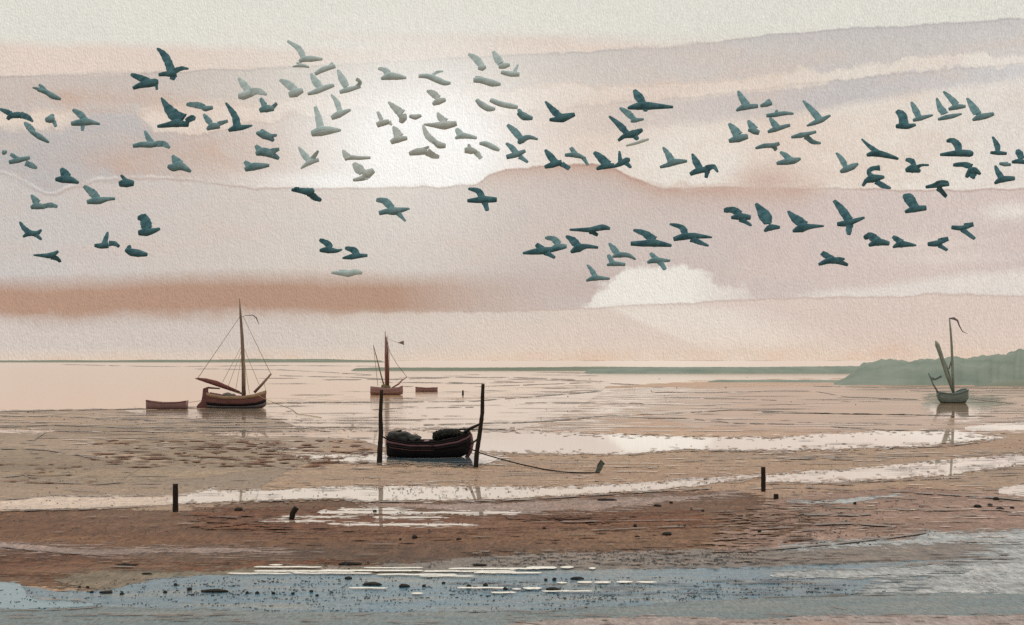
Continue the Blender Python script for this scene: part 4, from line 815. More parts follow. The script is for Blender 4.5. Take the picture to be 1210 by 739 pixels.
BIRDS = """
A D|866,271,8 900,266,12 945,265,18 962,262,10;935,250,20 915,195,16 890,155,13 858,126,4;950,252,12 990,236,9 1028,238,4;950,270,15 938,298,10|uppermost bird left of the glow, one long wing straight up over the grey cloud edge
A D|725,345,8 760,330,14 810,318,20 850,312,19 864,312,9;810,305,14 770,290,14 715,268,6;853,322,8 857,352,5|bird just below and left of the uppermost bird, wing swept back
A T|205,352,8 250,365,12 290,388,15 332,404,6;255,362,8 225,335,8 213,323,4;215,350,7 178,340,4|lone small bird tilted downward, highest at the left edge of the flock
A D|40,515,8 60,495,14 100,490,16 117,490,11;60,484,13 30,470,10 0,458,5;113,490,14 150,502,12 180,526,4|dark bird gliding at the very left edge with drooping wings
A T|248,518,10 270,515,18 297,515,13;275,505,13 290,486,6;295,525,10 305,554,6|stubby bird between the left edge glider and the low-winged grey bird
A T|388,538,10 430,532,16 475,528,18 510,532,11 545,540,5;468,518,12 435,485,14 397,461,6;452,545,9 450,575,6|bird with one wing back and tail level over the cream cloud gap
A T|165,578,8 215,608,15 268,641,5;185,582,12 155,553,13 133,530,5|thin bird diving right, close under the left edge glider
A D|858,553,7 910,545,13 970,535,20 1030,545,10;990,522,32 930,470,21 880,396,4;1015,525,11 1045,508,14 1066,510,7|largest dark bird in the upper left, broad pointed wing raised
A T|1105,452,7 1120,455,15 1162,449,9;1115,448,13 1075,436,14 1018,432,7|small greenish bird flat against the cream patch, right of the broad winged bird
A T|725,660,9 770,652,14 820,652,16 860,648,12;825,642,14 805,607,10 790,577,5;850,648,12 895,648,12 926,670,6|bird under the broad winged bird with a short upright wing
B T|50,102,10 100,90,14 163,76,8;95,82,10 58,57,7;140,105,12 175,120,12 201,133,5|cross-shaped grey bird near the left edge above the broken cloud rim
B T|12,55,7 25,48,11 37,40,5;22,46,7 14,38,4|tiny speck of a bird at the left edge
B D|302,195,8 340,195,18 385,198,18 430,214,6;372,185,18 350,160,18 334,135,7|dark compact bird perched-looking on the broken cloud rim, wing folded high
B T|475,318,10 520,312,18 545,310,18 590,302,10 628,300,7;535,297,15 500,265,16 458,232,7|mid green bird right of the compact dark bird, straight wing swept back
B T|168,350,8 200,340,18 240,345,11;205,325,18 185,300,12 171,280,4;235,343,10 275,335,11 313,344,6|faint bird low on the cloud rim at left with one wing flat
B D|650,220,13 690,215,22 730,217,13;690,203,10 660,172,5|round little blue bird like a bead, alone under the orange stain
B T|915,122,8 945,130,20 985,122,22 1043,153,6;978,115,22 957,90,17 942,64,5|brownish green bird diving right above the bead-like bird
B D|125,509,5 160,490,14 200,490,13 226,469,5;162,488,14 130,460,10 108,427,4;193,494,11 226,523,5|crisp dark bird, forked wings, upper of the two at lower left
B D|182,608,3 230,610,9 275,610,15 319,587,6;280,618,11 310,627,10 331,646,5|crisp dark arrow-shaped bird, lowest at the left
B D|516,555,8 550,558,14 590,552,17;570,542,12 580,510,9 588,482,4;595,545,11 625,545,10 651,562,6|crisp dark bird with short wing straight up, left of the two plump birds
B D|755,487,12 800,482,21 840,475,13 874,463,6;803,465,23 795,432,23 780,407,20 752,405,7|plump dark bird with curled wing, upper of the lower left trio
B D|683,580,7 715,592,19 755,598,19 805,606,8;700,578,14 709,554,5|plump dark bird with both wings closed, beneath the curled wing bird
C T|20,570,6 50,552,18 92,550,13;42,535,12 22,512,12 3,485,5;80,540,10 135,523,7|small dark bird beside the broad winged bird, one wing to each side
C D|138,576,7 175,562,16 215,558,13 269,547,4;185,550,18 175,500,14 150,460,10 124,424,3|bird with very long curved wing up, below the cream gap left of the glow
C P|192,387,12 220,385,20 260,370,19;248,355,16 215,315,14 193,288,5;260,368,17 300,360,14 347,379,6|pale bird, wings arched both ways, left of the glow
C T|307,467,10 345,455,20 388,456,11;335,437,14 313,398,6;383,446,8 403,426,7|small pale green bird right under the arched pale bird
C P|525,202,7 545,187,14 590,183,16 652,185,6;547,172,12 520,125,12 460,86,5|uppermost pale bird at the glow's upper left corner
C P|488,226,4 540,220,10 579,229,5;535,214,6 510,205,3|faint streak of a bird immediately under the uppermost pale bird
C P|468,382,13 505,368,23 546,355,10;500,352,15 460,320,16 418,297,5|pale bird with stout body, wing swept back, left of the crossing pair
C P|570,376,7 620,360,14 670,340,14 716,327,8;642,342,15 610,302,14 588,262,5|pale bird with crossed wings, lower of the crossing pair
C P|610,267,9 660,240,14 722,223,10;690,230,10 706,203,5|pale slanting bird, upper of the crossing pair
C P|745,366,9 790,352,14 860,334,8;782,335,14 755,285,14 734,243,5;838,338,9 857,312,9 835,292,7|pale bird right of the crossing pair with two upright wings
C P|700,507,11 740,487,18 806,461,6;747,472,12 730,420,12 699,378,4|ghostly pale bird inside the glow, wing up, tail low
C P|590,592,14 640,580,24 690,574,20 753,573,5;641,562,16 628,500,12 611,443,7|big pale bird with fat body and single upright wing left of the glow
C T|290,587,7 330,598,21 360,610,18 386,632,7;335,590,14 313,573,7;358,607,12 403,600,5|upper of two ragged green birds stacked over the orange stain
D T|195,55,10 235,45,22 275,55,20 322,82,8;218,37,14 194,10,7;272,47,14 323,29,7|lower of two ragged green birds stacked over the orange stain
D P|440,136,4 490,102,14 540,88,9;487,92,14 455,55,12 429,18,4;505,82,12 537,38,5|light swallow-like bird with forked wings left below the glow
D O|680,86,5 720,76,12 760,78,10 821,76,7;703,80,16 685,60,14 671,34,4|olive bird skimming left of the glow centre, wing stub raised
D T|135,142,10 180,126,20 220,122,16 269,118,7;155,118,14 134,97,7|ragged green bird lowest of the column over the orange stain
D O|725,199,7 780,187,14 802,167,24 840,145,12;778,157,18 750,130,18 728,106,7;798,175,14 800,197,7|olive bird at the white lower rim of the glow, bent wing
D D|390,252,7 440,256,14 485,262,19 512,250,10;488,268,16 520,295,13 553,309,6;430,248,10 405,243,4|dark bird just under the long white rim, gliding down to the right
D T|867,379,11 910,370,14 950,368,20 1036,354,4;938,352,16 900,314,14 853,307,7;970,377,12 1013,423,3|grey bird below the white rim with wings spread in a cross
D D|543,583,7 590,580,18 635,585,10 667,577,4;600,568,16 585,545,14 543,524,7|left of the two hook-winged birds above the brown cloud bank
D D|667,625,4 715,618,14 760,612,12 805,610,7;742,605,16 730,582,14 683,569,6|right of the two hook-winged birds above the brown cloud bank
D P|608,703,6 660,707,12 700,709,17 740,700,15 777,706,7;690,702,12 650,694,6|faint flat bird touching the top of the brown cloud bank
E P|93,247,6 140,232,20 185,235,16 232,241,6;132,217,16 110,197,10 78,190,6|hazy bluish bird alone in the grey layer over the glow
E P|298,232,9 345,232,13 400,252,16 440,268,14 474,270,6;375,228,8 400,210,6 432,205,3|hazy long bird right of the bluish one over the glow
E P|622,190,7 645,186,16 667,180,7;642,176,14 610,135,14 570,110,5|pale bird with wing raised left, left of the upper pair over the glow
E P|735,182,9 765,175,16 797,169,7;746,162,16 725,130,14 706,96,6|pale bird at the right of the upper pair over the glow
E P|748,210,9 800,220,14 850,222,11;823,207,8 832,188,6 841,168,4|pale bird directly beneath the upper pair, thin wing up
E P|597,255,11 640,254,16 700,270,18 747,276,7;645,248,12 607,238,7|flat pale bird under the upper pair, wings level
E O|375,387,7 405,370,18 447,360,9;407,352,14 375,325,14 343,312,5|olive bird at the upper right of the glow, wing swept back
E O|70,500,13 100,488,16 138,480,12;96,470,10 84,445,8 74,425,5;137,482,11 152,500,4|olive bird in the left of the glow, wing like a thorn
E O|200,487,9 212,462,21 210,440,19;207,437,19 170,405,14 133,372,4|olive bird in the glow with hanging body and wing to upper left
E O|248,449,8 280,455,14 314,446,7;285,450,6 300,440,4|short olive dash of a bird beside the hanging-bodied one
E O|146,594,11 185,577,18 237,570,9;190,562,22 175,530,14 159,506,4|olive bird with triangular wing low in the left of the glow
E O|326,495,4 380,499,12 440,500,22 507,490,12;442,482,18 415,455,12 402,430,4|largest olive bird at the middle of the glow, long thin tail
E O|380,585,10 410,607,18 447,612,11;390,592,13 350,560,13 330,520,8 323,498,3|olive bird curving downward under the largest olive bird
E O|246,656,9 290,645,18 345,640,17;345,645,16 380,665,12 412,673,7;325,634,10 356,616,4|olive bird lowest in the glow core, wings spread like an arch
E P|498,572,6 540,557,16 617,569,7;525,547,16 504,517,7|pale blue bird fading at the right of the glow
E O|549,637,13 585,638,18 620,646,7;577,627,12 572,602,4;615,650,12 640,682,8|small olive bird with triangle back near the right rim of the glow
E P|630,599,7 665,602,14 710,622,14 740,637,7;690,610,9 665,592,6|pale leaf-like bird between the small olive bird and the crossed green bird
E P|612,360,7 640,385,16 680,408,16 717,410,7;640,382,12 614,358,6|pale bird at the left end of the slanting line of three
E P|688,362,9 740,382,14 800,395,14 840,402,9;725,376,12 692,356,6|pale bird in the middle of the slanting line of three
E T|843,428,13 875,452,20 922,462,8;860,438,12 843,412,6|greener bird at the right end of the slanting line of three
E D|1012,470,7 1050,468,14 1085,460,22 1152,440,9;1067,452,16 1030,415,14 990,370,3|dark bird on the grey layer right of the glow, wing like a blade
E T|845,602,7 860,582,18 900,565,12 950,577,5;852,567,14 820,530,14 783,497,6|green bird with long wing raised left, right of the glow
E T|777,674,11 830,660,15 882,639,8;827,647,14 805,620,12 776,598,5;850,670,12 895,702,5|crossed green bird under the long winged green bird
F D|368,99,6 400,89,12 441,78,10;412,78,12 390,50,11 371,26,4;440,85,9 473,105,7|dark bird on the rusty cloud edge, left of the small ragged one
F T|453,48,6 500,48,11 542,63,5;497,42,9 478,16,6;533,62,7 551,90,4|small ragged bird on the rusty cloud edge between two dark ones
F D|586,107,5 620,95,12 662,92,9;632,88,16 600,55,12 576,36,5|left half of the touching dark pair on the rusty edge
F D|660,97,5 685,85,10 715,70,12 728,67,5;688,78,9 685,55,6 683,31,3;708,78,10 732,101,4|right half of the touching dark pair on the rusty edge
F T|853,99,5 890,88,10 910,78,14 968,73,5;902,72,14 885,40,9 866,15,3|teal bird over the white gap, pointed wing up, right of the touching pair
F D|980,129,7 1010,115,12 1047,108,11;1022,107,12 1005,75,11 989,42,3;1048,107,11 1078,97,8 1097,120,3;1053,115,9 1047,144,5|three-pointed teal bird with splayed feet over the white cloud gap
F D|43,240,6 80,238,11 115,235,14 168,236,9;105,227,12 90,200,10 48,189,4;116,243,11 128,282,6|crisp dark bird alone under the right rim of the white glow, wings in a cross
F D|473,362,4 515,362,7 560,362,10 612,352,12 644,358,5;560,366,10 592,385,5|long flat dark bird topping the cluster over the tall pole
F T|393,441,4 425,432,12 462,432,7;427,422,12 405,400,10 370,396,4|bluish bird with hooked wing in the cluster over the tall pole
F D|276,461,4 320,455,11 365,450,14 457,437,4;357,442,11 333,423,7;372,456,11 412,480,4|leftmost dark cross-shaped bird of the cluster over the tall pole
F D|478,457,5 510,440,16 545,432,9 594,437,5;510,432,14 485,405,11 458,388,3|dark bird in the middle of the cluster over the tall pole, wing swept left
F T|653,476,4 685,468,11 722,470,9 752,488,3;674,462,11 655,437,9 639,418,3|upper of two teal birds stacked at the right of the cluster
F T|630,511,4 660,505,10 708,508,6;652,497,10 636,467,5|lower of two teal birds stacked at the right of the cluster
F T|543,577,4 580,565,11 643,568,4;580,557,10 565,530,7 547,510,3|lowest teal bird of the cluster, beside the round white cloud
F D|730,420,8 780,420,12 830,418,15 903,429,5;827,407,16 790,378,11 742,363,4|big dark bird with heavy wing above the round white cloud
F T|800,500,5 835,490,12 897,492,4;837,484,10 813,460,5;853,495,11 876,530,6|small bird dropping to the top of the round white cloud
F D|910,402,8 950,392,13 1000,388,12 1073,394,3;960,384,13 945,352,9 895,338,3;985,400,11 1020,415,8 1058,430,3|long-necked dark bird right of the heavy winged one
G D|238,222,6 290,212,18 350,210,20 410,212,14 487,216,6;327,197,12 297,158,18 275,122,7;335,220,14 335,240,7|long dark bird on the upper grey layer, right of centre, topmost of three
G T|255,296,5 280,288,12 327,282,5;272,282,12 240,250,14 196,220,5|small bird tucked under the long dark topmost bird
G D|187,400,7 220,375,12 270,362,20 320,339,8;232,357,14 195,315,13 138,266,5;272,368,16 294,394,7|dark bird with raised blade wing, lowest of the three on the grey layer
G O|230,427,5 290,411,8 354,390,6;295,408,6 330,392,4|faint brown smudge of a bird under the raised blade wing
H T|138,236,5 180,217,16 257,210,10;192,202,18 165,160,12 149,128,4|uppermost teal bird of the right-hand knot, fan wing
H T|270,211,7 305,200,14 334,195,9;305,192,10 322,176,6|small dab of a bird right of the fan-winged one
H T|303,263,9 350,258,12 400,250,11 452,252,5;353,252,8 362,233,5|flat bird topping the stacked two in the right-hand knot
H T|310,353,6 350,337,14 432,314,8;357,322,16 338,297,12 323,273,5|slanting bird beneath the flat one in the right-hand knot
H T|98,402,9 150,387,20 202,376,12;147,367,22 125,335,16 98,305,5|broad pale teal bird at the lower left of the right-hand knot
H T|203,340,7 235,347,16 264,357,12;237,337,18 215,307,12 204,287,4|bird shaped like a small axe in the middle of the right-hand knot
H T|243,441,6 290,428,12 340,425,12 374,414,9;343,428,12 357,452,7|straight low bird at the bottom of the right-hand knot
H T|523,319,4 565,302,12 605,285,14 653,261,5;592,282,16 555,237,14 503,181,4|teal bird with very long wing, alone right of the knot
H T|438,381,6 490,370,14 530,362,10 575,350,7;517,373,14 555,405,10 600,413,5|teal bird with forked wings under the long winged lone one
H T|358,523,8 410,515,16 455,508,16 490,497,6;432,502,14 405,478,12 378,460,5|teal bird just above the brown stain, below the knot
H T|706,570,7 735,557,16 775,540,16 804,524,5;737,545,12 715,502,12 684,465,4|teal bird with raised wing between the brown stain and the far right birds
H D|850,479,7 900,468,18 960,480,14 1024,499,6;905,458,12 862,427,8 823,390,3|long dark bird with a thin whip-like raised wing
H D|838,624,7 880,606,22 947,598,7;885,602,12 862,572,10 880,552,9 922,548,12;903,622,13 940,645,12 982,659,4;850,615,10 828,647,5|dark bird with a pale folded upper wing over the cream gap
H D|1063,563,9 1100,553,22 1144,567,7;1110,540,12 1095,510,12 1063,503,7;1125,545,9 1150,533,6 1190,533,3|dark bird with one pale wing pointing right, beside the whip-winged one
I D|333,396,11 375,392,20 415,395,17 467,384,8;387,377,26 375,320,22 338,290,10|very dark bird with paler hooked wing, first of the upper right row
I T|448,356,9 500,340,16 582,320,6;487,332,18 460,275,16 438,231,5|second bird of the upper right row, upright narrow wing
I T|616,349,8 670,335,15 720,325,14 777,311,5;662,312,22 630,265,16 608,205,5|third bird of the upper right row, lower of the overlapping two
I T|688,281,9 740,265,18 802,261,9;737,247,20 700,205,15 653,160,5|highest bird of the upper right row, above its neighbour
I T|848,354,7 890,335,20 940,325,18 990,311,11;882,312,24 845,255,18 812,205,6|last bird of the upper right row, broad tail, wing up
I D|630,586,8 700,580,16 770,575,22 830,578,21 853,580,11;755,560,18 745,517,20 712,490,14 673,495,7|darkest bird with curled crest-like wing below the upper right row
I D|968,572,8 1020,574,14 1078,578,9;1017,562,12 1012,520,16 983,465,4|small upright-winged bird right of the darkest curled one
I D|805,738,9 835,700,22 865,692,20 903,718,7;842,668,17 790,652,14 718,655,8;855,710,18 845,745,12|dark bird with flat bent wing under the darkest curled one
I D|1113,636,9 1160,630,16 1210,637,13;1178,612,18 1160,570,18 1148,552,8|blue bird at the right edge of the flock
I T|1028,645,8 1065,650,14 1107,653,8;1065,645,8 1085,638,4|short flat bird just below the small upright-winged one
J D|1096,56,4 1125,40,12 1174,36,7;1122,32,11 1108,8,8 1099,-14,3|dark bird with raised thin wing near the right edge, below the short flat one
J D|78,188,5 115,184,13 154,187,8;112,174,12 85,158,10 50,160,6;115,192,10 157,219,3|dark bird with bent wing, first of the lower right line
J D|206,241,4 230,226,12 267,225,5;220,212,12 208,180,18 174,133,4|second bird of the lower right line, tall pointed wing
J D|316,241,4 350,228,16 385,222,9 437,220,3;364,217,14 325,190,12 298,162,3|third bird of the lower right line, sharp beak and pointed wing
J D|488,213,7 530,208,12 594,187,4;532,195,14 505,155,11 476,121,5;535,212,12 532,254,6|largest dark bird of the lower right line, wings in a long cross
J D|610,296,5 645,282,14 690,288,7;642,277,14 615,258,11 592,268,5|hunched dark bird following the long-crossed one
J D|703,303,3 735,290,13 794,295,3;735,283,12 703,260,5|spiky dark bird right of the hunched one
J D|838,290,7 870,288,11 892,280,8;880,281,9 917,269,7;883,295,8 914,314,4|fork-shaped dark bird lowest at the right, on the cream streak
J D|930,225,7 965,228,9 987,222,7;980,222,9 1014,213,7;972,234,8 1020,270,5|fork-shaped crisp dark bird farthest right of the lower line
J D|750,166,5 785,155,12 832,150,9;787,147,14 765,112,16 758,95,10|upright dark bird above the lower right line, thick raised wing
J D|830,70,5 870,63,9 920,58,7;878,70,10 910,107,5;860,63,6 885,48,4 917,49,3|blue open-beaked looking bird under the cream gap at right
J D|416,369,5 470,352,13 530,371,5;467,347,11 428,323,7;487,351,9 517,347,3|lone dark bird beneath the lower right line, wings short
"""
# ---------------------------------------------------------------- the flock
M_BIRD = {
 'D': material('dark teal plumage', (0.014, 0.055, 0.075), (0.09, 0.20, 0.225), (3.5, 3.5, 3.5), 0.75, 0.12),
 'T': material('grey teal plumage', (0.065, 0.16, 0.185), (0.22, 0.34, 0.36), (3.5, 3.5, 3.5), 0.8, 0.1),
 'P': material('plumage paled by haze', (0.29, 0.39, 0.40), (0.50, 0.59, 0.585), (2.0, 2.0, 2.0), 0.85, 0.08),  # paleness of the haze painted into the feather colour
 'O': material('plumage paled by glow', (0.33, 0.385, 0.37), (0.50, 0.55, 0.53), (2.0, 2.0, 2.0), 0.85, 0.08),  # fading from the sun's glow painted into the feather colour
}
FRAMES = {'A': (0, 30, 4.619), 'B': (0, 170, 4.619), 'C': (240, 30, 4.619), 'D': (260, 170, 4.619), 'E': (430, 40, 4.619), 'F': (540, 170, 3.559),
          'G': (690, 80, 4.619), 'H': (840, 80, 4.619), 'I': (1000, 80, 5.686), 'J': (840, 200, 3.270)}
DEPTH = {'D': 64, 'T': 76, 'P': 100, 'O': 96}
def limb(bm, pts, flat):
    """One tapering limb (body or wing): a smooth run of oval rings, closed at both ends. pts: (point, half width)."""
    P = [p for p, r in pts]; Rr = [r for p, r in pts]; n = 5 * (len(pts) - 1); line = []
    for i in range(n + 1):
        t = i / n * (len(pts) - 1); k = min(int(t), len(pts) - 2); u = t - k
        a, b = P[k], P[k + 1]; m0 = P[max(k - 1, 0)]; m1 = P[min(k + 2, len(P) - 1)]
        pos = 0.5 * ((2 * a) + (b - m0) * u + (2 * m0 - 5 * a + 4 * b - m1) * u * u + (3 * a - m0 - 3 * b + m1) * u ** 3)
        line.append((pos, Rr[k] + (Rr[k + 1] - Rr[k]) * u))
    rings = []
    for i, (p, r) in enumerate(line):
        if flat < 0.5: r = r * 1.28 * (1 + 0.20 * mnoise.noise(Vector((i * 0.8, p.x * 3, p.z * 3))))
        d = line[min(i + 1, n)][0] - line[max(i - 1, 0)][0]
        w = Vector((-d.z, 0, d.x)); w = w.normalized() if w.length > 1e-6 else Vector((0, 0, 1))
        v = d.normalized().cross(w).normalized() if d.length > 1e-6 else Vector((0, 1, 0))
        rings.append([bm.verts.new(p + w * (r * math.cos(a * math.pi / 5)) + v * (max(r * flat, 0.03) * math.sin(a * math.pi / 5))) for a in range(10)])
    for a, b in zip(rings, rings[1:]):
        for i in range(10): bm.faces.new((a[i], a[(i + 1) % 10], b[(i + 1) % 10], b[i]))
    bm.faces.new(rings[0]); bm.faces.new(rings[-1])
for i, row in enumerate(BIRDS.strip().split('\n')):
    head, strokes, label = row.split('|'); reg, tone = head.split()
    ox, oy, sc = FRAMES[reg]; Y = DEPTH[tone] + random.uniform(-8, 10)
    st = [[(ox + float(a.split(',')[0]) / sc, oy + float(a.split(',')[1]) / sc, float(a.split(',')[2]) / sc) for a in s.split()] for s in strokes.split(';')]
    bx = sum(p[0] for p in st[0]) / len(st[0]); by = sum(p[1] for p in st[0]) / len(st[0])
    c = at(bx, by, Y); bm = bmesh.new()
    for j, s in enumerate(st):
        pts = []; run = 0.0; prev = None
        for x, y, r in s:
            if prev: run += math.hypot(x - prev[0], y - prev[1])
            prev = (x, y); dep = 0.0 if j == 0 else (0.75 if j == 1 else -0.75 if j == 2 else -0.2) * run * Y / F
            pts.append((at(x, y, Y + dep) - c, max(r * 1.14, 0.9) * Y / F))
        limb(bm, pts, 0.75 if j == 0 else 0.18)
    bmesh.ops.recalc_face_normals(bm, faces=bm.faces)
    me = bpy.data.meshes.new('bird'); bm.to_mesh(me); bm.free()
    o = link('bird', me, M_BIRD[tone]); o.location = c
    tag(o, label, 'bird', 'birds of the flock over the flats')
    fuse(o, 0.38 * Y / F, 1)
run_fuse()
# ---------------------------------------------------------------- stones, weed, pebbles and foam on the flats
M_STONE = material('black weedy stone', (0.010, 0.010, 0.009), (0.035, 0.032, 0.027), (9, 9, 9), 0.85, 0.15, 0.6, 4)
M_PEBBLE = material('dark pebble', (0.018, 0.022, 0.026), (0.06, 0.062, 0.066), (3, 3, 3), 0.85, 0.15)
M_FOAM = material('cream foam', (0.62, 0.60, 0.53), (0.78, 0.76, 0.70), (5, 5, 5), 0.7, 0.3, 0.5, 4)
def stone_mesh(seed, w, h, dp, n=10):
    bm = bmesh.new(); bmesh.ops.create_icosphere(bm, subdivisions=2 if n > 8 else 1, radius=1.0)
    for v in bm.verts:
        p = v.co.copy(); k = 1 + 0.28 * mnoise.noise(p * 1.6 + Vector((seed, seed * 2, 0))) + 0.14 * mnoise.noise(p * 4 + Vector((0, seed, 5)))
        v.co = Vector((p.x * w * k, p.y * dp * k, max(p.z * h * k, -0.3 * h) + 0.12 * h))
    return bm
STONES = [  # photo x, y (foot), width, height, label or None for the small look-alikes
 (126, 702.8, 17, 3.6, 'short black bar of weed, leftmost bar in the blue channel'), (254, 701.6, 35, 4.2, 'longest black bar of weed lying in the blue channel'),
 (94, 696.5, 4, 3, None), (103.5, 696.5, 4, 3, None), (108.4, 702, 5, 2.5, None), (144, 704.5, 5, 3.5, None), (195, 702.5, 5, 3.4, None), (207.5, 693.5, 5, 3, None), (224, 699.6, 6.5, 4.4, None), (292, 703.4, 4.5, 3.4, None), (304, 703.4, 5, 3.4, None),
 (150, 669.6, 28, 2.2, 'thin dark streak of weed on the brown mud at the left'), (174, 680, 13, 2, 'faint weed streak where brown mud meets the channel'),
 (413.5, 669, 28, 4.0, 'black bar of weed on the brown mud above the foam lines'), (411.5, 686, 9, 3.6, 'black clump of weed just under the foam, between two bars'), (440, 693.5, 23, 4.6, 'thick black bar of weed below the foam lines'), (477.5, 695.5, 13.5, 4.6, 'blunt black block of weed right of the thick bar'), (501, 695, 5, 3, None),
 (323, 703.5, 5, 3, None), (346, 704, 4.5, 3, None), (368, 701.5, 4.5, 3.2, None), (374.5, 706, 4.5, 2.4, None), (554, 696, 6.5, 4.4, None), (573.5, 694.5, 6, 4, None), (597, 699, 5.5, 4, None), (524, 691.5, 4.5, 3, None), (490, 637.5, 7, 4.5, None), (542, 639.5, 6.5, 3.2, None), (473, 639.5, 3.5, 2.6, None), (567, 670, 17, 2.4, 'thin weed streak on the grey mud above the foam end'), (491, 676, 11, 2.4, 'short dark weed streak lying on the foam lines'), (443, 606, 5, 3, 'small dark lump sitting on the long puddle'),
 (653.5, 699.8, 18, 4.6, 'bold black block of weed among the right foam dashes'), (682.5, 686.5, 17, 3.6, 'dark bar of weed between the foam dashes'), (655, 688, 5, 4.4, None), (645, 688, 4.5, 3.5, None), (750.5, 623.8, 5, 3.8, None), (802, 623.5, 4, 2.6, None), (809, 623.5, 4, 2.6, None), (788, 633.5, 12, 4, 'dark flat lump on the brown mud below the right upright post'), (753, 636, 7, 2, None), (897.5, 631, 5, 4, None), (793, 596, 4.5, 3, None), (777, 599, 10, 2.2, None), (717, 592.5, 26, 2.4, 'broken weed streak on the sand right of the black boat line'), (830.5, 605.5, 4, 2.6, None), (817, 603, 4, 2.4, None), (282, 604.8, 10, 4.4, 'grey stone in a small hollow under the long pool'), (643, 626, 5, 2.4, None), (1177, 592, 7, 4, None), (1155, 601, 9, 4.6, 'dark stone left of the pebbles near the right edge'), (1170, 599.5, 6, 4, None), (1182, 603.5, 9, 3.5, None), (1196, 602, 5, 2.6, None), (1010, 597.5, 4, 4, None),
]
for i, (px, py, w, h, lab) in enumerate(STONES):
    g = ground(px, py - h * 0.2); k = g.y / F
    bar = w > 10
    bm = stone_mesh(i * 1.37, w * k / 2, h * k * 0.62, (h * k * 1.6 if bar else w * k * 0.6))
    o = obj('weed_clump' if bar or lab and 'weed' in lab else 'stone', bm, M_STONE); o.location = (g.x, g.y, 0.03)
    tag(o, lab or ('small dark stone in the pebbly patch by the right edge' if px > 1000 else 'small black stone poking out of the blue channel' if py > 680 else 'small dark stone lying loose on the brown mud'), 'seaweed' if o.name.startswith('weed') else 'stone', 'weed clumps washed up on the flats' if o.name.startswith('weed') else 'small stones on the flats')

def pebbles(name, zones, mat, hgt=0.5):
    bm = bmesh.new()
    for x0, x1, y0, y1, n, w0, w1, run in zones:
        k = 0
        while k < n:
            px, py = random.uniform(x0, x1), random.uniform(y0, y1)
            for r in range(random.randint(1, max(1, run // 2))):
                g = ground(px, py); s = g.y / F; w = random.uniform(w0, w1) * s * random.choice((0.8, 1, 1, 1.5, 2.4)); h = random.uniform(0.45, 0.9) * hgt * s * 1.6; m = 7
                a0 = random.uniform(0, 1); ring = [bm.verts.new((g.x + w * (0.7 + 0.3 * random.random()) * math.cos((j + a0) * 2 * math.pi / m), g.y + max(min(w, 1.2 * s), h * 2.6) * (0.7 + 0.3 * random.random()) * math.sin((j + a0) * 2 * math.pi / m), 0.03)) for j in range(m)]
                up = [bm.verts.new((g.x + (v.co.x - g.x) * 0.62, g.y + (v.co.y - g.y) * 0.62, 0.03 + h * random.uniform(0.7, 1))) for v in ring]
                for j in range(m): bm.faces.new((ring[j], ring[(j + 1) % m], up[(j + 1) % m], up[j]))
                bm.faces.new(up); k += 1
                px += random.uniform(2.0, 9.0) * w0 * 1.6; py += random.uniform(-0.8, 0.8)
    return tag(obj(name, bm, mat, smooth=False), kind='stuff')
pebbles('pebbles', [
 (-60, 1270, 698, 724, 900, .5, 1.3, 7), (200, 1000, 684, 712, 800, .5, 1.4, 6), (80, 330, 686, 702, 120, .5, 1.2, 4), (-60, 640, 723, 742, 340, .6, 1.6, 6), (640, 1210, 706, 728, 120, .5, 1.3, 5),
 (560, 900, 651, 670, 520, .6, 1.9, 6), (900, 1040, 600, 645, 170, .7, 2.0, 5), (930, 1100, 618, 636, 90, .6, 1.8, 5), (380, 620, 662, 676, 90, .6, 1.6, 4),
 (-60, 330, 604, 640, 130, .5, 1.3, 2), (330, 900, 596, 650, 110, .5, 1.4, 2), (-60, 420, 566, 604, 170, .4, 1.1, 2), (420, 900, 545, 592, 190, .4, 1.0, 3), (440, 640, 577, 588, 70, .4, 1.0, 3), (-60, 420, 486, 560, 200, .4, 1.0, 3), (600, 1270, 440, 500, 60, .35, .8, 3),
 (900, 1270, 520, 600, 170, .4, 1.1, 3), (1040, 1270, 592, 606, 60, .6, 1.6, 4), (1060, 1270, 672, 700, 80, .5, 1.3, 4), (700, 1210, 729, 742, 40, .5, 1.2, 3)], M_PEBBLE)
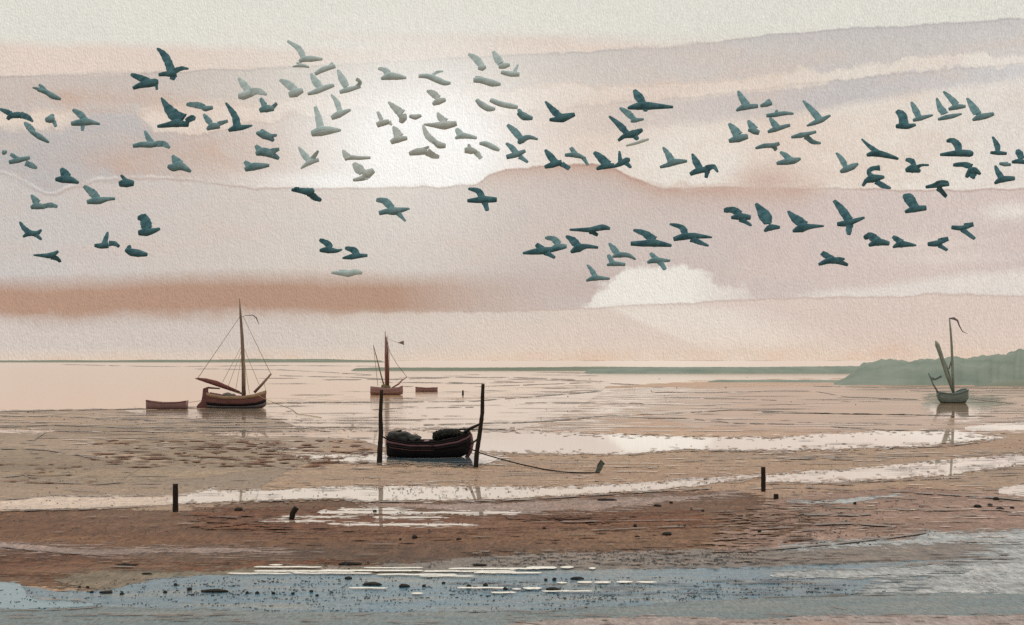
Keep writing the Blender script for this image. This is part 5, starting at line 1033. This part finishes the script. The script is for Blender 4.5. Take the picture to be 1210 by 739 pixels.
# cream foam lines left along the edge of the channel: low broken ridges
FOAM = [
 (268, 345, 680.3, 1.3), (300, 380, 672.6, 1.5), (318, 334, 670.2, 1.5), (300, 420, 677.5, 1.9), (345, 440, 680, 1.4), (378, 500, 676.8, 2.2), (430, 500, 673.6, 1.2), (445, 540, 681.5, 1.5), (500, 610, 677.6, 1.9), (495, 560, 683.5, 1.2), (530, 640, 674.5, 1.9), (560, 640, 679.5, 1.8), (412, 458, 697.6, 1.3), (600, 612, 675, 3.0), (622, 658, 673.3, 3.4), (662, 678, 672.8, 3.6), (696, 704, 674, 3.4), (658, 670, 691.4, 2.6), (682, 700, 690.6, 2.6), (702, 722, 690.8, 2.6), (728, 748, 690.4, 2.4), (752, 776, 690.6, 2.0), (618, 640, 697.8, 3.4), (605, 616, 699, 2.2), (540, 600, 697.5, 1.4), (486, 500, 704, 2.6), (580, 610, 703, 1.8), (640, 700, 701.5, 1.2)]
bm = bmesh.new()
for i, (x0, x1, y, w) in enumerate(FOAM):
    n = max(4, int((x1 - x0) / 2.5)); prev = None
    for j in range(n + 1):
        x = x0 + (x1 - x0) * j / n; e = min(1, j / 2 + 0.15, (n - j) / 2 + 0.15)
        yy = y + 0.5 * mnoise.noise(Vector((x * 0.05, i, 0))); ww = w * e * (0.75 + 0.5 * mnoise.noise(Vector((x * 0.21, i, 4))))
        a, b = ground(x, yy - ww / 2), ground(x, yy + ww / 2); hh = 0.006 + 0.008 * e
        q = [bm.verts.new((a.x, a.y, 0.055)), bm.verts.new((a.x * .7 + b.x * .3, a.y * .7 + b.y * .3, 0.055 + hh)), bm.verts.new((a.x * .3 + b.x * .7, a.y * .3 + b.y * .7, 0.055 + hh)), bm.verts.new((b.x, b.y, 0.055))]
        if prev:
            for k in range(3): bm.faces.new((prev[k], q[k], q[k + 1], prev[k + 1]))
        prev = q
face_up(bm); me = bpy.data.meshes.new('foam'); bm.to_mesh(me); bm.free()
tag(link('foam', me, M_FOAM), kind='stuff')
# long narrow puddles on the brown mud
for x0, x1, y, w in ((303, 385, 616, 1.6), (386, 405, 619, 2.0), (405, 556, 620, 2.0), (374, 480, 605.5, 3.0), (398, 470, 602, 2.6), (440, 525, 611.5, 1.8), (470, 615, 606, 2.2), (330, 420, 611, 0.9)):
    sheet('puddle', [(x0, y), (x0 + 6, y - w / 2), (x1 - 6, y - w / 2), (x1, y)], [(x0, y + .1), (x0 + 6, y + w / 2), (x1 - 6, y + w / 2), (x1, y + .1)], 5, M_POOL, 0.35, 2.0)
